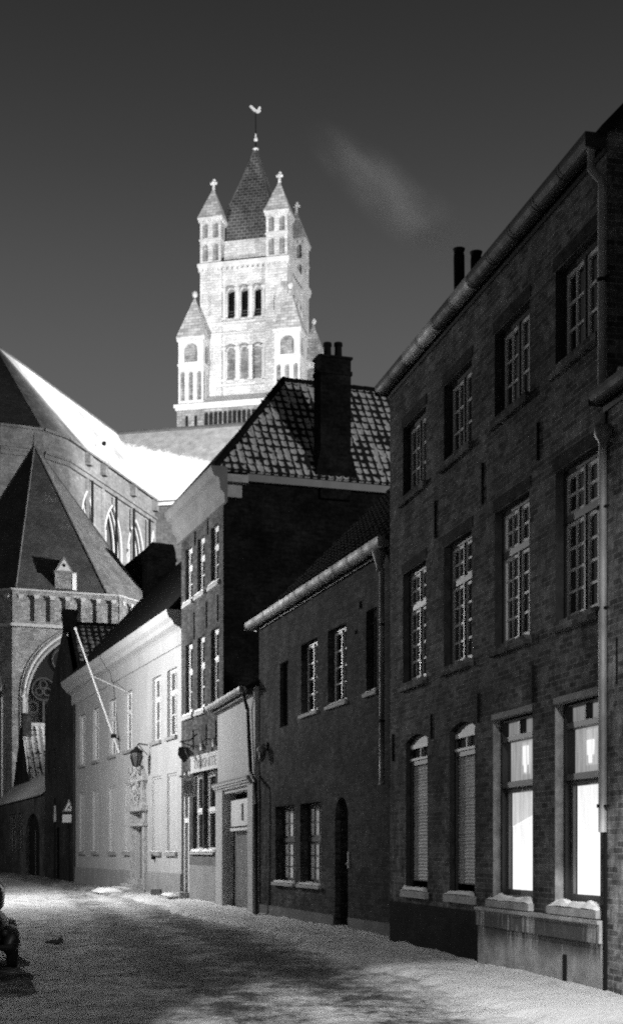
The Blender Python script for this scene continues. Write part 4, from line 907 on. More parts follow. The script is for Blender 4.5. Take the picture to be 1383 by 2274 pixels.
# gabled upper part set back
gy = 1.3; gl, gzl = T7.m(30, 1755, gy); grr, _ = T7.m(66, 1710, gy); ga, gza = T7.m(47, 1612, gy)
gR = T7.m(100, 1700, gy)[0]
mb = MB(); mb.face([(gl, gy, 0), (grr, gy, 0), (grr, gy, 6.0), (ga + .3, gy, gza), (ga - .3, gy, gza), (gl, gy, 6.4)]); T7.add('gable', mb, 'brick_dark')
mb = MB(); lx, zq = T7.m(50, 1588, gy); mb.box(lx - .3, lx + .3, gy, gy + .6, gza - .8, zq); mb.box(lx - .38, lx + .38, gy - .05, gy + .65, zq, zq + .12); T7.add('chimney', mb, 'brick_old')
hw7 = grr - ga; s7 = math.hypot(hw7, gza - 6.0); v7 = (-hw7 / s7, 0, (gza - 6.0) / s7)
mb = MB(); tiles(mb, (grr + .1, gy + .1, 6.0), (0, 1, 0), v7, 9, s7, .42, .5, amp=.06); rf = T7.add('roof', mb, 'pantile_cottage')
mb = MB(); mb.tube([(ga, gy + .1, gza + .06), (ga, gy + 9, gza + .06)], .2, 8); T7.add('ridge', mb, 'snow_dull', rf)
mb = MB(); mb.face([(grr, gy, 0), (grr, 9, 0), (grr, 9, 6.0), (grr, gy, 6.0)]); T7.add('side_wall', mb, 'brick_dark')
mb = MB(); mb.slab([(-.2, -.3, E7 - .1), (L7, -.3, E7 - .1), (L7, gy + .1, 6.5), (-.2, gy + .1, 6.5)], .12); T7.add('lean_to_roof', mb, 'snow_dull')
# ------------------------------------------------------------------ chapel with pyramid roof
FL, FR = (-22.65, 107.8), (-15.03, 110.7)
CH = Thing('chapel', 'octagonal brick church chapel with tall pyramid slate roof and arcaded parapet', 'chapel', FL, FR)
s8 = CH.L; ap = s8 * (1 + math.sqrt(2)) / 2
cen = (s8 / 2 - .25, ap); Rr = s8 / 2 / math.sin(R(22.5)); vts = []
for k in range(8):
    a = R(-112.5 + 45 * k); vts.append((s8 / 2 + Rr * math.cos(a), ap + Rr * math.sin(a)))
PZ0, PZ1 = 18.75, 21.4
def facemap(k):
    (xa, ya), (xb, yb) = vts[k], vts[(k + 1) % 8]; ux, uy = (xb - xa) / s8, (yb - ya) / s8
    return lambda x, y, z: (xa + ux * x - uy * y, ya + uy * x + ux * y, z)
mb = MB(); tr = MB(); gl_ = MB(); ar = MB(); arc = MB()
AO = op(.85, s8 - .85, 2.0, 18.3, .7, 'point', 5.0)
for k in range(8):
    Pm = facemap(k); wall(mb, 0, s8, 0, PZ0, [AO] if k in (0, 1, 7) else [], jm=0, P=Pm)
    # parapet: blind arcade
    n_ = 6; bw_ = (s8 - 1.0) / n_; ops_ = [op(.6 + bw_ * i + .22, .6 + bw_ * (i + 1) - .12, PZ0 + .35, PZ1 - .35, .22, 'round', .4, back=1) for i in range(n_)] if k in (0, 1, 7) else []
    wall(arc, 0, s8, PZ0 + .12, PZ1, ops_, y=-.12, jm=0, P=Pm)
    arc.mesh([Pm(0, -.12, PZ1), Pm(s8, -.12, PZ1), Pm(s8, .5, PZ1), Pm(0, .5, PZ1), Pm(s8, .5, PZ0), Pm(0, .5, PZ0)], [(0, 1, 2, 3), (3, 2, 4, 5)])
    for zz, pj, hh in ((PZ0 - .12, .30, .16), (PZ0 + .04, .22, .1), (PZ1 - .02, .22, .12)): ar.mesh([Pm(-pj * .4, -pj, zz), Pm(s8 + pj * .4, -pj, zz), Pm(s8 + pj * .4, .1, zz), Pm(-pj * .4, .1, zz), Pm(-pj * .4, -pj, zz + hh), Pm(s8 + pj * .4, -pj, zz + hh), Pm(s8, .1, zz + hh), Pm(0, .1, zz + hh)], [(0, 1, 5, 4), (1, 2, 6, 5), (3, 0, 4, 7), (4, 5, 6, 7), (3, 2, 1, 0)])
    if k in (0, 1, 7):
        for i in range(n_ + 1):
            xx = .6 + bw_ * i
            for zz in (PZ1 - .62,): ar.mesh([Pm(xx - .1, -.2, zz), Pm(xx + .16, -.2, zz), Pm(xx + .16, -.12, zz), Pm(xx - .1, -.12, zz), Pm(xx - .2, -.2, zz + .3), Pm(xx + .26, -.2, zz + .3), Pm(xx + .26, -.12, zz + .3), Pm(xx - .2, -.12, zz + .3)], [(0, 1, 5, 4), (1, 2, 6, 5), (3, 0, 4, 7), (4, 5, 6, 7), (3, 2, 1, 0)])
        tr = MB(); gl_ = MB(); ps = arch_pts(AO, 20); pts = [(AO['x0'], 2)] + ps + [(AO['x1'], 2)]
        ar.tube([Pm(x, -.03, z) for x, z in pts], .16, 6)
        cx_ = s8 / 2; pts2 = [((x - cx_) * .93 + cx_, 2 if z == 2 else z - .35) for x, z in pts]; tr.tube([Pm(x, .45, z) for x, z in pts2], .2, 6)
        pts2 = [((x - cx_) * 1.07 + cx_, 2 if z == 2 else z + .28) for x, z in pts]; tr.tube([Pm(x, -.01, z) for x, z in pts2], .08, 5)
        CH.add('arch_moulding', tr, 'stone_mid'); tr = MB()
        def ring(cx0, cz0, r_, t=.09): tr.tube([Pm(cx0 + r_ * math.cos(a_), .55, cz0 + r_ * math.sin(a_)) for a_ in [2 * math.pi * j / 18 for j in range(19)]], t, 6, False)
        ring(cx_, 16.3, .95)
        for sx_ in (-1, 1):
            ring(cx_ + sx_ * 1.65, 14.0, .85); 
            for j in range(3): ring(cx_ + sx_ * 1.65 + .38 * math.cos(R(90 + 120 * j)), 14.0 + .38 * math.sin(R(90 + 120 * j)), .28, .07)
            for e_ in (-.82, .82):
                ring(cx_ + sx_ * 1.65 + e_, 12.6, .42, .07)
        for j in range(5): xx = cx_ + (j - 2) * 1.64; tr.tube([Pm(xx, .55, 2), Pm(xx, .55, 13.2 if j % 2 else 15.0)], .11, 6)
        ps3 = [(x, z) for x, z in arch_pts(AO, 20)]
        for (xa, za), (xb, zb) in zip(ps3, ps3[1:]): gl_.face([Pm(xa, .68, 2), Pm(xb, .68, 2), Pm(xb, .68, zb), Pm(xa, .68, za)])
        wn = CH.add('window', gl_, 'glass'); CH.add('tracery', tr, 'trace_dark', wn)
CH.add('wall', mb, 'brick_chapel')
pr_ = CH.add('parapet', arc, ['brick_chapel', 'brick_chapel']); CH.add('moulding', ar, 'stone_trim', pr_)
apx = (s8 / 2 - .75, ap - .3, 35.2); roofm = {0: 'slate_chapel', 1: 'slate_chapel_lit', 7: 'brick_black'}
for k in range(8):
    (xa, ya), (xb, yb) = vts[k], vts[(k + 1) % 8]; sc_ = .985; c_ = (s8 / 2, ap)
    f_ = lambda x, y: (c_[0] + (x - c_[0]) * sc_ * .96, c_[1] + (y - c_[1]) * sc_ * .96, 20.6)
    mb = MB(); mb.face([f_(xa, ya), f_(xb, yb), apx]); o = CH.add('roof_face', mb, 'slate_chapel' if k != 1 else 'slate_chapel_lit')  # right face gets a paler slate, floodlight painted into its colour
mb = MB()
for k in range(8): (xa, ya) = vts[k]; mb.tube([(c_[0] + (xa - c_[0]) * .945, c_[1] + (ya - c_[1]) * .945, 20.65), apx], .09, 5)
mb.tube([apx, (apx[0], apx[1], 36.4)], [.16, .04], 6); CH.add('hip_lead', mb, 'lead')
# roof dormer on the front slope
lx, z = CH.m(143, 1314, 1.4)
mb = MB(); mb.box(lx - .72, lx + .62, 1.4, 3.2, 20.7, z + 1.5); dm = CH.add('dormer', mb, 'brick_chapel')
q = MB(); q.prism([(lx - .85, 1.3, z + 1.45), (lx + .75, 1.3, z + 1.45), (lx - .05, 1.3, z + 2.75)], (0, 2.9, 0)); CH.add('gable', q, 'lead', dm)
q = MB(); q.prism([(lx - .62, 1.28, z + 1.6), (lx + .52, 1.28, z + 1.6), (lx - .05, 1.28, z + 2.5)], (0, .02, 0)); CH.add('gable_board', q, 'stone_trim', dm)
q = MB(); q.prism([(lx - .05, 1.26, z + 1.85), (lx + .1, 1.26, z + 2.02), (lx - .05, 1.26, z + 2.2), (lx - .2, 1.26, z + 2.02)], (0, .02, 0)); CH.add('opening', q, 'inside', dm)
q = MB(); q.box(lx + .62, lx + .95, 1.35, 1.6, 20.7, z + 1.5); CH.add('pier', q, 'stone_bright', dm)
q = MB(); lx2, z2 = CH.m(89, 1306, .8); q.ball((lx2, 1.2, 21.4), .55, 6, (1.3, .8, .5)); CH.add('snow', q, 'snow')
# connecting roof behind the right corner, coloured black to read as unlit
mb = MB(); (xb, yb) = vts[2]; mb.slab([(xb - 2.5, yb - 2, 26.2), (xb + 1.6, yb - 1.5, 21.2), (xb + 1.6, yb + 6, 21.2), (xb - 2.5, yb + 6, 26.2)], .2); CH.add('side_roof', mb, 'brick_black')
mb = MB(); mb.box(vts[2][0] - 3, vts[2][0] + 1.4, vts[2][1], vts[2][1] + 5.8, 0, 21); CH.add('side_wall', mb, 'brick_chapel')

# ------------------------------------------------------------------ choir and transept
QO = (-15.0, 140.0)
Q = Thing('cathedral_choir', 'high choir of the cathedral with pale walls, lancets and snow white roof', 'church', QO, None, ang=0)
def q3(x, y, z): return (x - QO[0], y - QO[1], z)
WT = 38.8; chain = [(-44, 122.0), (-33, 123.2), (-27.2, 124.5), (-23.74, 126.1), (-22.03, 128.7), (-20.1, 136.6), (-16.6, 151.6)]
mb = MB(); lg = MB(); tr = MB(); gls = MB(); pier = MB()
for i, (a, b) in enumerate(zip(chain, chain[1:])):
    L_ = math.hypot(b[0] - a[0], b[1] - a[1]); ux, uy = (b[0] - a[0]) / L_, (b[1] - a[1]) / L_
    Pm = lambda x, y, z, a=a, ux=ux, uy=uy: q3(a[0] + ux * x - uy * y, a[1] + uy * x + ux * y, z)
    ops_ = []
    if i == 5:
        for px0, px1, zt_ in ((229, 268, 0), (282, 318, 0), (333, 362, 0)):
            def mx(px): r = (px - CX) / F; return (r * a[1] - a[0]) / (ux - r * uy)
            ops_.append(op(mx(px0), min(L_ - .3, mx(px1)), 22, 35.4, .9, 'point', 4.2))
    elif L_ > 7: ops_.append(op(L_ * .36, L_ * .72, 22, 35.2, .9, 'point', 3.6))
    wall(mb, 0, L_, 0, WT, ops_, jm=0, P=Pm)
    for z, pj, hh in ((WT - .02, .30, .22), (WT - 2.05, .36, .22), (WT - 2.45, .22, .4)):
        lg.mesh([Pm(0, -pj, z), Pm(L_, -pj, z), Pm(L_, .02, z), Pm(0, .02, z), Pm(0, -pj, z + hh), Pm(L_, -pj, z + hh), Pm(L_, .02, z + hh), Pm(0, .02, z + hh)], [(0, 1, 5, 4), (1, 2, 6, 5), (3, 0, 4, 7), (4, 5, 6, 7), (3, 2, 1, 0)])
    for o_ in ops_:
        cx_ = (o_['x0'] + o_['x1']) / 2; tr = MB(); gls = MB()
        tr.tube([Pm(x, -.02, z) for x, z in [(o_['x0'], 22)] + arch_pts(o_) + [(o_['x1'], 22)]], .16, 6)
        for k_ in (.3, .62): tr.tube([Pm((x - cx_) * (1 - k_ * .22) + cx_, k_, 22 if z == 22 else z - .3 * k_) for x, z in [(o_['x0'], 22)] + arch_pts(o_) + [(o_['x1'], 22)]], .12, 6)
        tr.tube([Pm(cx_, .7, 22), Pm(cx_, .7, 33)], .12, 6)
        for (xa, za), (xb, zb) in zip(arch_pts(o_), arch_pts(o_)[1:]): gls.face([Pm(xa, .88, 22), Pm(xb, .88, 22), Pm(xb, .88, zb), Pm(xa, .88, za)])
        wn = Q.add('lancet_window', gls, 'glass_grey'); Q.add('tracery', tr, 'stone_trim', wn)
    if i >= 3:
        xs_ = [L_ * .55] if i == 4 else ([0.15, 8.2, 14.8] if i == 5 else [])
        for xx in xs_:
            pier.mesh([Pm(xx - .16, -.22, 22), Pm(xx + .16, -.22, 22), Pm(xx + .3, -.02, 22), Pm(xx - .3, -.02, 22), Pm(xx - .16, -.22, WT - 2.6), Pm(xx + .16, -.22, WT - 2.6), Pm(xx + .3, -.02, WT - 1.8), Pm(xx - .3, -.02, WT - 1.8)], [(0, 1, 5, 4), (1, 2, 6, 5), (3, 0, 4, 7), (4, 5, 6, 7)])
            pier.mesh([Pm(xx - .32, -.5, WT - 1.2), Pm(xx + .32, -.5, WT - 1.2), Pm(xx + .45, -.02, WT - 1.2), Pm(xx - .45, -.02, WT - 1.2), Pm(xx - .32, -.5, WT - .3), Pm(xx + .32, -.5, WT - .3), Pm(xx + .45, -.02, WT + .1), Pm(xx - .45, -.02, WT + .1)], [(0, 1, 5, 4), (1, 2, 6, 5), (3, 0, 4, 7), (4, 5, 6, 7), (3, 2, 1, 0)])
Q.add('wall', mb, 'stone_choir'); Q.add('cornice', lg, 'stone_choir'); Q.add('buttress', pier, 'stone_choir')

mb = MB()
for i_, xx in ((4, 4.6), (5, 2.6), (5, 7.5), (5, 12.2)):
    a, b = chain[i_], chain[i_ + 1]; L_ = math.hypot(b[0] - a[0], b[1] - a[1]); ux, uy = (b[0] - a[0]) / L_, (b[1] - a[1]) / L_
    pt_ = q3(a[0] + ux * xx + uy * .5, a[1] + uy * xx - ux * .5, 0); mb.tube([(pt_[0], pt_[1], 22), (pt_[0], pt_[1], WT - 2.6)], .13, 6)
Q.add('rainpipe', mb, 'iron')
ax = Vector((.231, .973)); S0 = Vector((-22.4, 157.6)); rgA = S0 + ax * -28.5; rgB = S0 + ax * 2.6; RZ = 48.5
def inset(p, k=.35): c_ = Vector((-25.5, 140)); v = Vector(p) - c_; return Vector(p) - v.normalized() * k
er = WT + .05
def rface(name, pts, mat, lab=None): m_ = MB(); m_.face([q3(*p) for p in pts]); return Q.add(name, m_, mat, label=lab)
pa = (rgA.x, rgA.y, RZ - .6); pbb = (rgB.x, rgB.y, RZ)
v1, vm, v2, v3, v4 = chain[5], chain[4], chain[3], chain[2], chain[1]
i_ = lambda p: (inset(p).x, inset(p).y, er)
rface('roof_slope', [i_(v1), i_((-16.0, 153.5)), pbb, pa], 'snow_roof', 'snow covered long slope of the choir roof')
rface('apse_roof', [i_(vm), i_(v1), pa], 'slate_apse'); rface('apse_roof', [i_(v2), i_(vm), pa], 'slate_apse'); rface('apse_roof', [i_(v3), i_(v2), pa], 'slate_apse_shaded'); rface('apse_roof', [i_(v4), i_(v3), pa], 'slate_apse_shaded'); rface('apse_roof', [i_(chain[0]), i_(v4), pa], 'slate_apse')  # near-black slate paints the shade on faces turned from the floodlight
far = S0 + Vector((-.973, .231)) * 6.8; rface('roof_slope', [pa, pbb, (far.x - 8, far.y, er), i_(chain[0])], 'slate_apse', 'rear slope of the choir roof')
mb = MB(); 
for p in (v1, v2): mb.tube([q3(*i_(p)), q3(*pa)], .12, 5)
mb.tube([q3(*pa), q3(*pbb)], .15, 5); Q.add('ridge_lead', mb, 'lead')
mb = MB(); mb.box(*[v for v in (0, .5)], 0, .5, 0, .5); 
q0 = Vector(v1).lerp(Vector(pbb[:2]), .35); mb = MB(); cP = q3(-20.6, 141.5, 42.1); mb.ball(cP, .24, 5); Q.add('roof_hatch', mb, 'iron')
# transept, ridge across
PT = Vector((-21.6, 160.0)); e1 = Vector((.973, -.231)); 
def tp(u, v, z): p = PT + e1 * u - ax * v; return (p.x, p.y, z)
rface('transept_roof', [tp(-9, 7.6, WT - .6), tp(26, 7.6, WT - .6), tp(26, 0, RZ), tp(-9, 0, RZ)], 'transept_roof', 'transept roof, white below and grey above a jagged line')
rface('transept_roof', [tp(-9, -7.6, WT - .6), tp(26, -7.6, WT - .6), tp(26, 0, RZ), tp(-9, 0, RZ)], 'slate_apse')
mb = MB(); mb.tube([q3(*tp(0, 0, RZ)), q3(*tp(26, 0, RZ))], .25, 6); Q.add('transept_ridge', mb, 'lead')
mb = MB(); a_ = [tp(5, 7.3, 0), tp(25.5, 7.3, 0), tp(25.5, -7.3, 0)]
for p, r_ in ((a_[0], a_[1]), (a_[1], a_[2])): mb.face([q3(p[0], p[1], 0), q3(r_[0], r_[1], 0), q3(r_[0], r_[1], WT), q3(p[0], p[1], WT)])
mb.face([q3(*tp(25.5, 7.3, WT)), q3(*tp(25.5, -7.3, WT)), q3(*tp(25.5, 0, RZ - .2))]); Q.add('transept_wall', mb, 'stone_choir')

# ------------------------------------------------------------------ bell tower
TC = (-9.76, 249.3)
TW = Thing('bell_tower', 'tall floodlit neo-romanesque cathedral tower with corner turrets and slate spire', 'church tower', TC, None, ang=math.atan2(-.234, .972))
def fm(hx, side):   # maps wall coords (x,y,z) to one of the four sides of a square centred at (cx,cy)
    def f(x, y, z, c=(0, 0)):
        if side == 0: return (c[0] + x, c[1] - hx + y, z)
        if side == 1: return (c[0] + hx - y, c[1] + x, z)
        if side == 2: return (c[0] - x, c[1] + hx - y, z)
        return (c[0] - hx + y, c[1] - x, z)
    return f
def ringbox(mb, c, h, z0, z1): mb.box(c[0] - h, c[0] + h, c[1] - h, c[1] + h, z0, z1)
def corbels(mb, c, h, z, sp=.8, s=.3, hh=.45):
    n = int(2 * h / sp)
    for sd in (0, 1, 3):
        f = fm(h, sd)
        for i in range(n + 1):
            x = -h + 2 * h * i / n; p = [f(x - s / 2, -.25, z - hh, c), f(x + s / 2, 0, z, c)]; a, b = Vector(p[0]), Vector(p[1])
            mb.box(min(a.x, b.x), max(a.x, b.x), min(a.y, b.y), max(a.y, b.y), z - hh, z)
# lower stage
LH = 10.8; zL = 77.3
mb = MB(); lv = MB()
for sd in range(4):
    f = fm(LH, sd); ops_ = []
    n = 15
    for i in range(n): x = -LH + 4.6 + i * (2 * LH - 9.2) / n; ops_.append(op(x + .2, x + .95, 68.5, 75.6, .6, 'round', .35, back=1))
    for x in (-LH + 1.7, -LH + 3.3, LH - 2.6, LH - 4.0): ops_.append(op(x - .25, x + .3, 70, 75.2, .5, 'round', .25, back=1))
    wall(mb, -LH, LH, 0, zL - .8, ops_, jm=0, P=lambda x, y, z, f=f: f(x, y, z))
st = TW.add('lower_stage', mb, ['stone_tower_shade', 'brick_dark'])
mb = MB(); ringbox(mb, (0, 0), LH + .45, zL - .8, zL - .25); ringbox(mb, (0, 0), LH + .2, zL - 1.2, zL - .81)
h0, h1 = LH + .3, 8.3; vs = [(-h0, -h0, zL - .25), (h0, -h0, zL - .25), (h0, h0, zL - .25), (-h0, h0, zL - .25), (-h1, -h1, zL + 1.6), (h1, -h1, zL + 1.6), (h1, h1, zL + 1.6), (-h1, h1, zL + 1.6)]
mb.mesh(vs, [(0, 1, 5, 4), (1, 2, 6, 5), (2, 3, 7, 6), (3, 0, 4, 7), (4, 5, 6, 7)]); TW.add('ledge', mb, 'stone_bright', st)
# belfry shaft
SH = 7.7; zt0, zt1 = zL - .5, 101.3; RC = .55
mb = MB(); cols_ = []; hoods_ = []; lous_ = []; band = MB()
for sd in range(4):
    f = fm(SH - RC, sd); bw_ = 3.85
    bays = [-2.35, 0, 2.35]
    up_ = [op(b - .66, b + .66, 92.4, 97.4, 1.3, 'round', .64) for b in bays]; lo_ = [op(b - .72, b + .72, 81.9, 87.4, .5, 'round', .7, back=2) for b in bays]
    wall(mb, -bw_, bw_, zt0, zt1, up_ + lo_, jm=0, P=lambda x, y, z, f=f: f(x, y, z))
    ff = fm(SH, sd)
    for s in (-1, 1):
        x0_, x1_ = (bw_, SH) if s > 0 else (-SH, -bw_)
        cxx = (x0_ + x1_) / 2
        wall(mb, x0_, x1_, zt0, zt1, [op(cxx - .45, cxx + .1, 93.0, 97.0, .3, 'round', .28, back=True), op(cxx - .4, cxx + .4, 83.5, 87, .3, 'round', .4, back=True)], jm=0, P=lambda x, y, z, f=ff: f(x, y, z))
        a = ff(x0_ if s > 0 else x1_, 0, zt0); b = ff(x0_ if s > 0 else x1_, RC, zt0); mb.face([a, b, (b[0], b[1], zt1), (a[0], a[1], zt1)])
    for zb, zq in ((92.4, 97.0), (81.9, 86.9)):
        for xx in (-3.55, -1.18, 1.18, 3.55):
            col = MB()
            for dx_ in (0,):
                p0_, p1_ = f(xx + dx_, -.15, zb), f(xx + dx_, -.15, zq); col.tube([p0_, p1_], .38 if abs(xx) < 2 else .25, 8)
            p = Vector(f(xx, -.12, zq)); col.box(p.x - .42, p.x + .42, p.y - .42, p.y + .42, zq, zq + .45); p = Vector(f(xx, -.12, zb)); col.box(p.x - .42, p.x + .42, p.y - .42, p.y + .42, zb - .35, zb + .02)
            cols_.append(col)
    for b in bays:   # hood moulds and louvres
        for zq in (97.6, 87.6): band = MB(); hoods_.append(band); band.tube([f(b + .98 * math.cos(a_), -.12, zq - .8 + .98 * math.sin(a_)) for a_ in [math.pi * j / 10 for j in range(11)]], .2, 6)
        for j in range(9):
            zz = 92.7 + j * .5; p = [f(b - .8, .7, zz), f(b + .8, .7, zz), f(b + .8, 1.1, zz + .35), f(b - .8, 1.1, zz + .35)]
            if j < 3: lou = MB(); lou.face(p); lous_.append(lou)
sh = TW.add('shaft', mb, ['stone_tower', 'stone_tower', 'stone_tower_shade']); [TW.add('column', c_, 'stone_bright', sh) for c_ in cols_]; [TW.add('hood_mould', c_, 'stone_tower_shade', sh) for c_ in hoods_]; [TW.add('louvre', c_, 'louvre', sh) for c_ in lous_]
mb = MB(); ringbox(mb, (0, 0), 5.6, 78, 101.2); TW.add('belfry_core', mb, 'inside', sh)
for z, hh in ((91.3, .32), (80.7, .28), (89.6, .18)):
    mb = MB()
    for sd in range(4):
        f = fm(SH, sd); a, b = Vector(f(-SH - .2, -.2, z)), Vector(f(SH + .2, RC + .1, z)); mb.box(min(a.x, b.x), max(a.x, b.x), min(a.y, b.y), max(a.y, b.y), z + .003 * sd, z + hh + .003 * sd)
    TW.add('string_course', mb, 'stone_bright', sh)
mb = MB(); ringbox(mb, (0, 0), SH + .4, zt1, zt1 + .55); ringbox(mb, (0, 0), SH + .3, zt1 - .3, zt1 - .002); corbels(mb, (0, 0), SH, zt1 - .3, .9, .35, .5); TW.add('cornice', mb, 'stone_bright')
# parapet storey between the turrets
h0, h1 = 6.3, 5.9; z0, z1 = zt1 + .55, 106.2
mb = MB(); vs = [(-h0, -h0, z0), (h0, -h0, z0), (h0, h0, z0), (-h0, h0, z0), (-h1, -h1, z1), (h1, -h1, z1), (h1, h1, z1), (-h1, h1, z1)]; mb.mesh(vs, [(0, 1, 5, 4), (1, 2, 6, 5), (2, 3, 7, 6), (3, 0, 4, 7), (4, 5, 6, 7)]); TW.add('attic', mb, 'stone_tower')
mb = MB(); b_ = 5.5; ms = [(6.2, 0), ]; zs_ = [(5.6, 106.0), (4.3, 111.5), (1.9, 118.6), (.22, 124.2)]
for (ha, za), (hb, zb) in zip(zs_, zs_[1:]):
    c4_ = lambda h, z: [(-h, -h, z), (h, -h, z), (h, h, z), (-h, h, z)]; A1, B1_ = c4_(ha, za), c4_(hb, zb)
    for k in range(4): mb.face([A1[k], A1[(k + 1) % 4], B1_[(k + 1) % 4], B1_[k]])
sp = TW.add('spire', mb, 'slate_spire')
mb = MB()
for sx_, sy_ in ((-1, -1), (1, -1), (1, 1), (-1, 1)): mb.tube([(sx_ * h, sy_ * h, z) for h, z in zs_], .17, 6)
TW.add('hip', mb, 'lead', sp)
mb = MB(); mb.tube([(0, 0, 124), (0, 0, 131.0)], [.14, .07], 6)
ms_ = MB(); ms_.ball((0, 0, 124.4), .55, 6, (1, 1, .6)); ms_.ball((0, 0, 126.1), .38, 6); ms_.tube([(0, 0, 126.3), (0, 0, 127.2)], [.22, .1], 6)
pole = TW.add('mast', mb, 'iron'); TW.add('ball', ms_, 'stone_bright', pole)
ck = [(-1.1, .75), (-.85, 1.0), (-.45, .75), (0, .35), (.3, .3), (.55, .85), (.85, .9), (.95, .55), (.7, .4), (.95, .2), (.8, -.1), (.35, -.3), (-.2, -.1), (-.7, .35)]
mb = MB(); cth = R(25); mb.prism([(x * math.cos(cth), x * math.sin(cth), 131.1 + z) for x, z in ck], (-.1, .2, 0)); TW.add('weathercock', mb, 'stone_bright', pole)
# turrets
def finial(mb, c, z, s=.9):
    mb.tube([(c[0], c[1], z - .5), (c[0], c[1], z + .5)], [.3, .22], 6); mb.ball((c[0] - .35, c[1], z + .72), .3, 5); mb.ball((c[0] + .4, c[1], z + .7), .3, 5); mb.ball((c[0] + .1, c[1], z + 1.15), .33, 5); mb.ball((c[0], c[1] - .3, z + .7), .3, 5); return
    mb.tube([(c[0], c[1], z - .4), (c[0], c[1], z + 1.35 * s)], .17 * s, 6); mb.box(c[0] - .75 * s, c[0] + .75 * s, c[1] - .16, c[1] + .16, z + .55 * s, z + .95 * s); mb.box(c[0] - .16, c[0] + .16, c[1] - .7 * s, c[1] + .7 * s, z + .56 * s, z + .94 * s); mb.ball((c[0], c[1], z + 1.5 * s), .3 * s, 5)
def turret(c, h, z0, z1, za, stages, fin, mats, eave=.4, dz=0):
    mb = MB(); bds = []
    for (sa, sb, nb) in stages:
        for sd in range(4):
            f = fm(h, sd); w_ = 2 * h / nb
            ops_ = [op(-h + w_ * (i + .5) - w_ * .27, -h + w_ * (i + .5) + w_ * .27, sa + (sb - sa) * .12, sb - (sb - sa) * .16, .35, 'round', w_ * .25, back=1) for i in range(nb)]
            wall(mb, -h, h, sa, sb, ops_, jm=0, P=lambda x, y, z, f=f: f(x, y, z, c))
        bd = MB(); bds.append(bd); ringbox(bd, c, h + .14, sb - .12, sb + .2)
    t = TW.add('turret', mb, mats[0]); corbels(bd, c, h, z1, .75, .28, .4); ringbox(bd, c, h + eave * .8, z1 + .02, z1 + .3); [TW.add('band', b__, 'stone_bright', t) for b__ in bds]
    rf_ = MB(); hh = h + eave; rf_.mesh([(c[0] - hh, c[1] - hh, z1 + .3), (c[0] + hh, c[1] - hh, z1 + .3), (c[0] + hh, c[1] + hh, z1 + .3), (c[0] - hh, c[1] + hh, z1 + .3), (c[0], c[1], za)], [(0, 1, 4), (1, 2, 4), (2, 3, 4), (3, 0, 4), (3, 2, 1, 0)])
    hp = MB()
    TW.add('turret_roof', rf_, mats[1], t)
    fb = MB()
    if fin == 'cross': finial(fb, c, za)
    else: fb.ball((c[0], c[1], za + .35), .5, 6, (1, 1, 1.2))
    TW.add('finial', fb, 'stone_tower', t)
MT = (['stone_tower', 'stone_tower_shade'], 'stone_roof'); q_ = 5.85
for c, dz in (((-q_, -q_), 0), ((q_, -q_), 0), ((q_, q_), 0), ((-q_, q_), -1.6)):
    turret(c, 1.85, zt1 + .5, 109.4, 115.7 + dz, [(zt1 + .55, 105.9, 2), (105.9, 109.4, 2)], 'cross', MT)
for c in ((-8.4, -8.4), (8.4, -8.4), (8.4, 8.4), (-8.4, 8.4)):
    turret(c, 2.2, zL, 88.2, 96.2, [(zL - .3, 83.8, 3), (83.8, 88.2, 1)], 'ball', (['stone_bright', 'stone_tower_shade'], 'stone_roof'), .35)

# ------------------------------------------------------------------ parked car at the left edge (mostly outside the frame)
cd = Vector((-.215, .977)).normalized()      # car's forward direction
rr = Vector((cd.y, -cd.x))
fend = Vector(((54 - CX) / F * 20.6, 20.6))   # point where the rear wing shows at the frame edge
cc = fend - rr * .80 + cd * 1.2
CAR = Thing('parked_car', 'small dark rounded car parked at the left edge of the street', 'car', (cc.x, cc.y), None, ang=math.atan2(-cd.x, cd.y) )
# local x = right side, y = forward
def loft(mb, secs, n=20, e=2.6):
    vs = []; fs = []
    for (y, w_, z0, z1, cx0) in secs:
        for k in range(n):
            a = 2 * math.pi * k / n; c_, s_ = math.cos(a), math.sin(a)
            vs.append((cx0 + w_ * (abs(c_) ** (2 / e)) * (1 if c_ >= 0 else -1), y, (z0 + z1) / 2 + (z1 - z0) / 2 * (abs(s_) ** (2 / e)) * (1 if s_ >= 0 else -1)))
    m = len(secs)
    for i in range(m - 1):
        for k in range(n): fs.append((i * n + k, i * n + (k + 1) % n, (i + 1) * n + (k + 1) % n, (i + 1) * n + k))
    fs += [tuple(range(n))[::-1], tuple((m - 1) * n + k for k in range(n))]
    mb.mesh(vs, fs, True)
mb = MB(); loft(mb, [(-2.0, .25, .45, .6, 0), (-1.9, .48, .32, .75, 0), (-1.6, .58, .25, .95, 0), (-1.0, .64, .22, 1.03, 0), (0, .66, .22, 1.0, 0), (.8, .64, .22, .98, 0), (1.4, .52, .24, .92, 0), (1.8, .4, .3, .75, 0), (1.98, .25, .4, .6, 0)])
body = CAR.add('body', mb, 'car_paint')
mb = MB(); loft(mb, [(-1.5, .3, .85, .95, 0), (-1.2, .52, .85, 1.2, 0), (-.7, .58, .85, 1.42, 0), (0, .60, .85, 1.48, 0), (.45, .57, .85, 1.4, 0), (.8, .5, .85, 1.05, 0)], e=3.2); CAR.add('cabin', mb, 'glass_car')
mb = MB(); loft(mb, [(-.9, .5, 1.36, 1.42, 0), (-.5, .55, 1.36, 1.5, 0), (.1, .56, 1.36, 1.52, 0), (.5, .48, 1.34, 1.42, 0)]); CAR.add('roof', mb, 'car_paint')
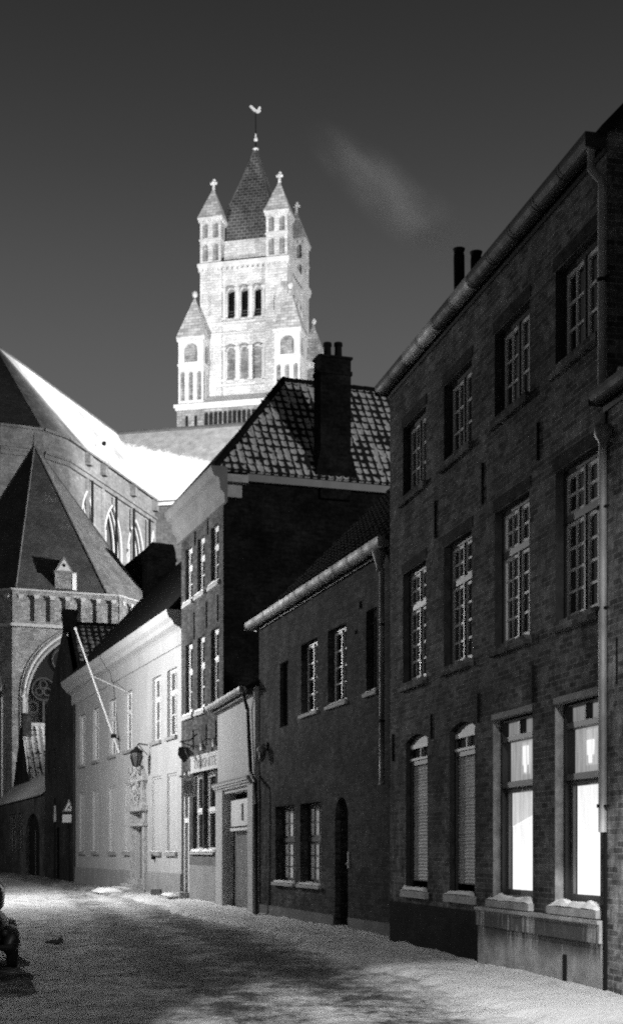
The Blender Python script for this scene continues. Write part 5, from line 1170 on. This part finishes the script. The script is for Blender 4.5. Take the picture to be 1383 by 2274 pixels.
for sx_ in (-1, 1):
    for yc in (-1.2, 1.2):
        mb = MB(); loft(mb, [(yc - .52, .05, .35, .45, sx_ * .62), (yc - .45, .12, .25, .6, sx_ * .64), (yc - .2, .17, .25, .70, sx_ * .65), (yc + .15, .17, .25, .71, sx_ * .65), (yc + .42, .13, .25, .6, sx_ * .64), (yc + .55, .06, .3, .45, sx_ * .62)]); wg = CAR.add('wing', mb, 'car_paint')
        mb = MB(); xo = sx_ * .70; mb.tube([(xo - .09 * sx_, yc, .30), (xo - .07 * sx_, yc, .30), (xo + .07 * sx_, yc, .30), (xo + .085 * sx_, yc, .30)], [.26, .31, .31, .26], 20); wh = CAR.add('wheel', mb, 'rubber')
        q = MB(); q.tube([(xo + .086 * sx_, yc, .30), (xo + .10 * sx_, yc, .30)], [.19, .15], 16); CAR.add('hubcap', q, 'zinc_dark', wh)
    mb = MB(); mb.ball((sx_ * .56, 1.78, .62), .1, 6); CAR.add('headlight', mb, 'glass_grey'); mb = MB(); mb.ball((sx_ * .58, -1.72, .6), .06, 6); CAR.add('tail_light', mb, 'glass_grey')
for yc in (-2.05, 2.02): mb = MB(); mb.tube([(-.68, yc * .96, .38), (-.4, yc, .38), (.4, yc, .38), (.68, yc * .96, .38)], .05, 8); CAR.add('bumper', mb, 'zinc_dark')
mb = MB(); mb.ball((0, -.1, 1.50), .5, 8, (1, 1.2, .09)); mb.ball((0, -1.35, 1.0), .4, 8, (1, .7, .1)); CAR.add('snow', mb, 'snow_dull'); CAR.o.scale = (.9, .9, .86)

# clod of dirty snow lying in the street
mb = MB(); mb.ball((0, 0, .02), .09, 6, (1.5, 1, .55)); mb.ball((.09, .03, .05), .05, 5, (1, 1, .9)); mb.ball((-.13, -.02, .01), .05, 5, (1.3, 1, .5))
Yc = 1.7 * F / (2097 - HY); single('snow_clod', mb, 'plinth_dark', 'dark clod of dirty snow lying on the open street', 'snow clod', ((123 - CX) / F * Yc, Yc, .03))

# smoke drifting from the flues
mb = MB(); mb.ball((0, 0, 0), 1.0, 12, (1.35, .75, .75)); sm = mb.build('smoke', 'smoke')
pA, pB = Vector(((1030 - CX) / F * 24.2, 24.2, EYE + (HY - 570) * 24.2 / F)), Vector(((735 - CX) / F * 26, 26, EYE + (HY - 325) * 26 / F))
sm.location = (pA + pB) / 2; sm.rotation_euler = (pB - pA).to_track_quat('X', 'Z').to_euler(); sm.scale = ((pB - pA).length / 2 / 1.35 * 1.45, .95, .85)
setp(sm, 'faint pale smoke trailing up from the two flues on the roof', 'smoke', kind='stuff')
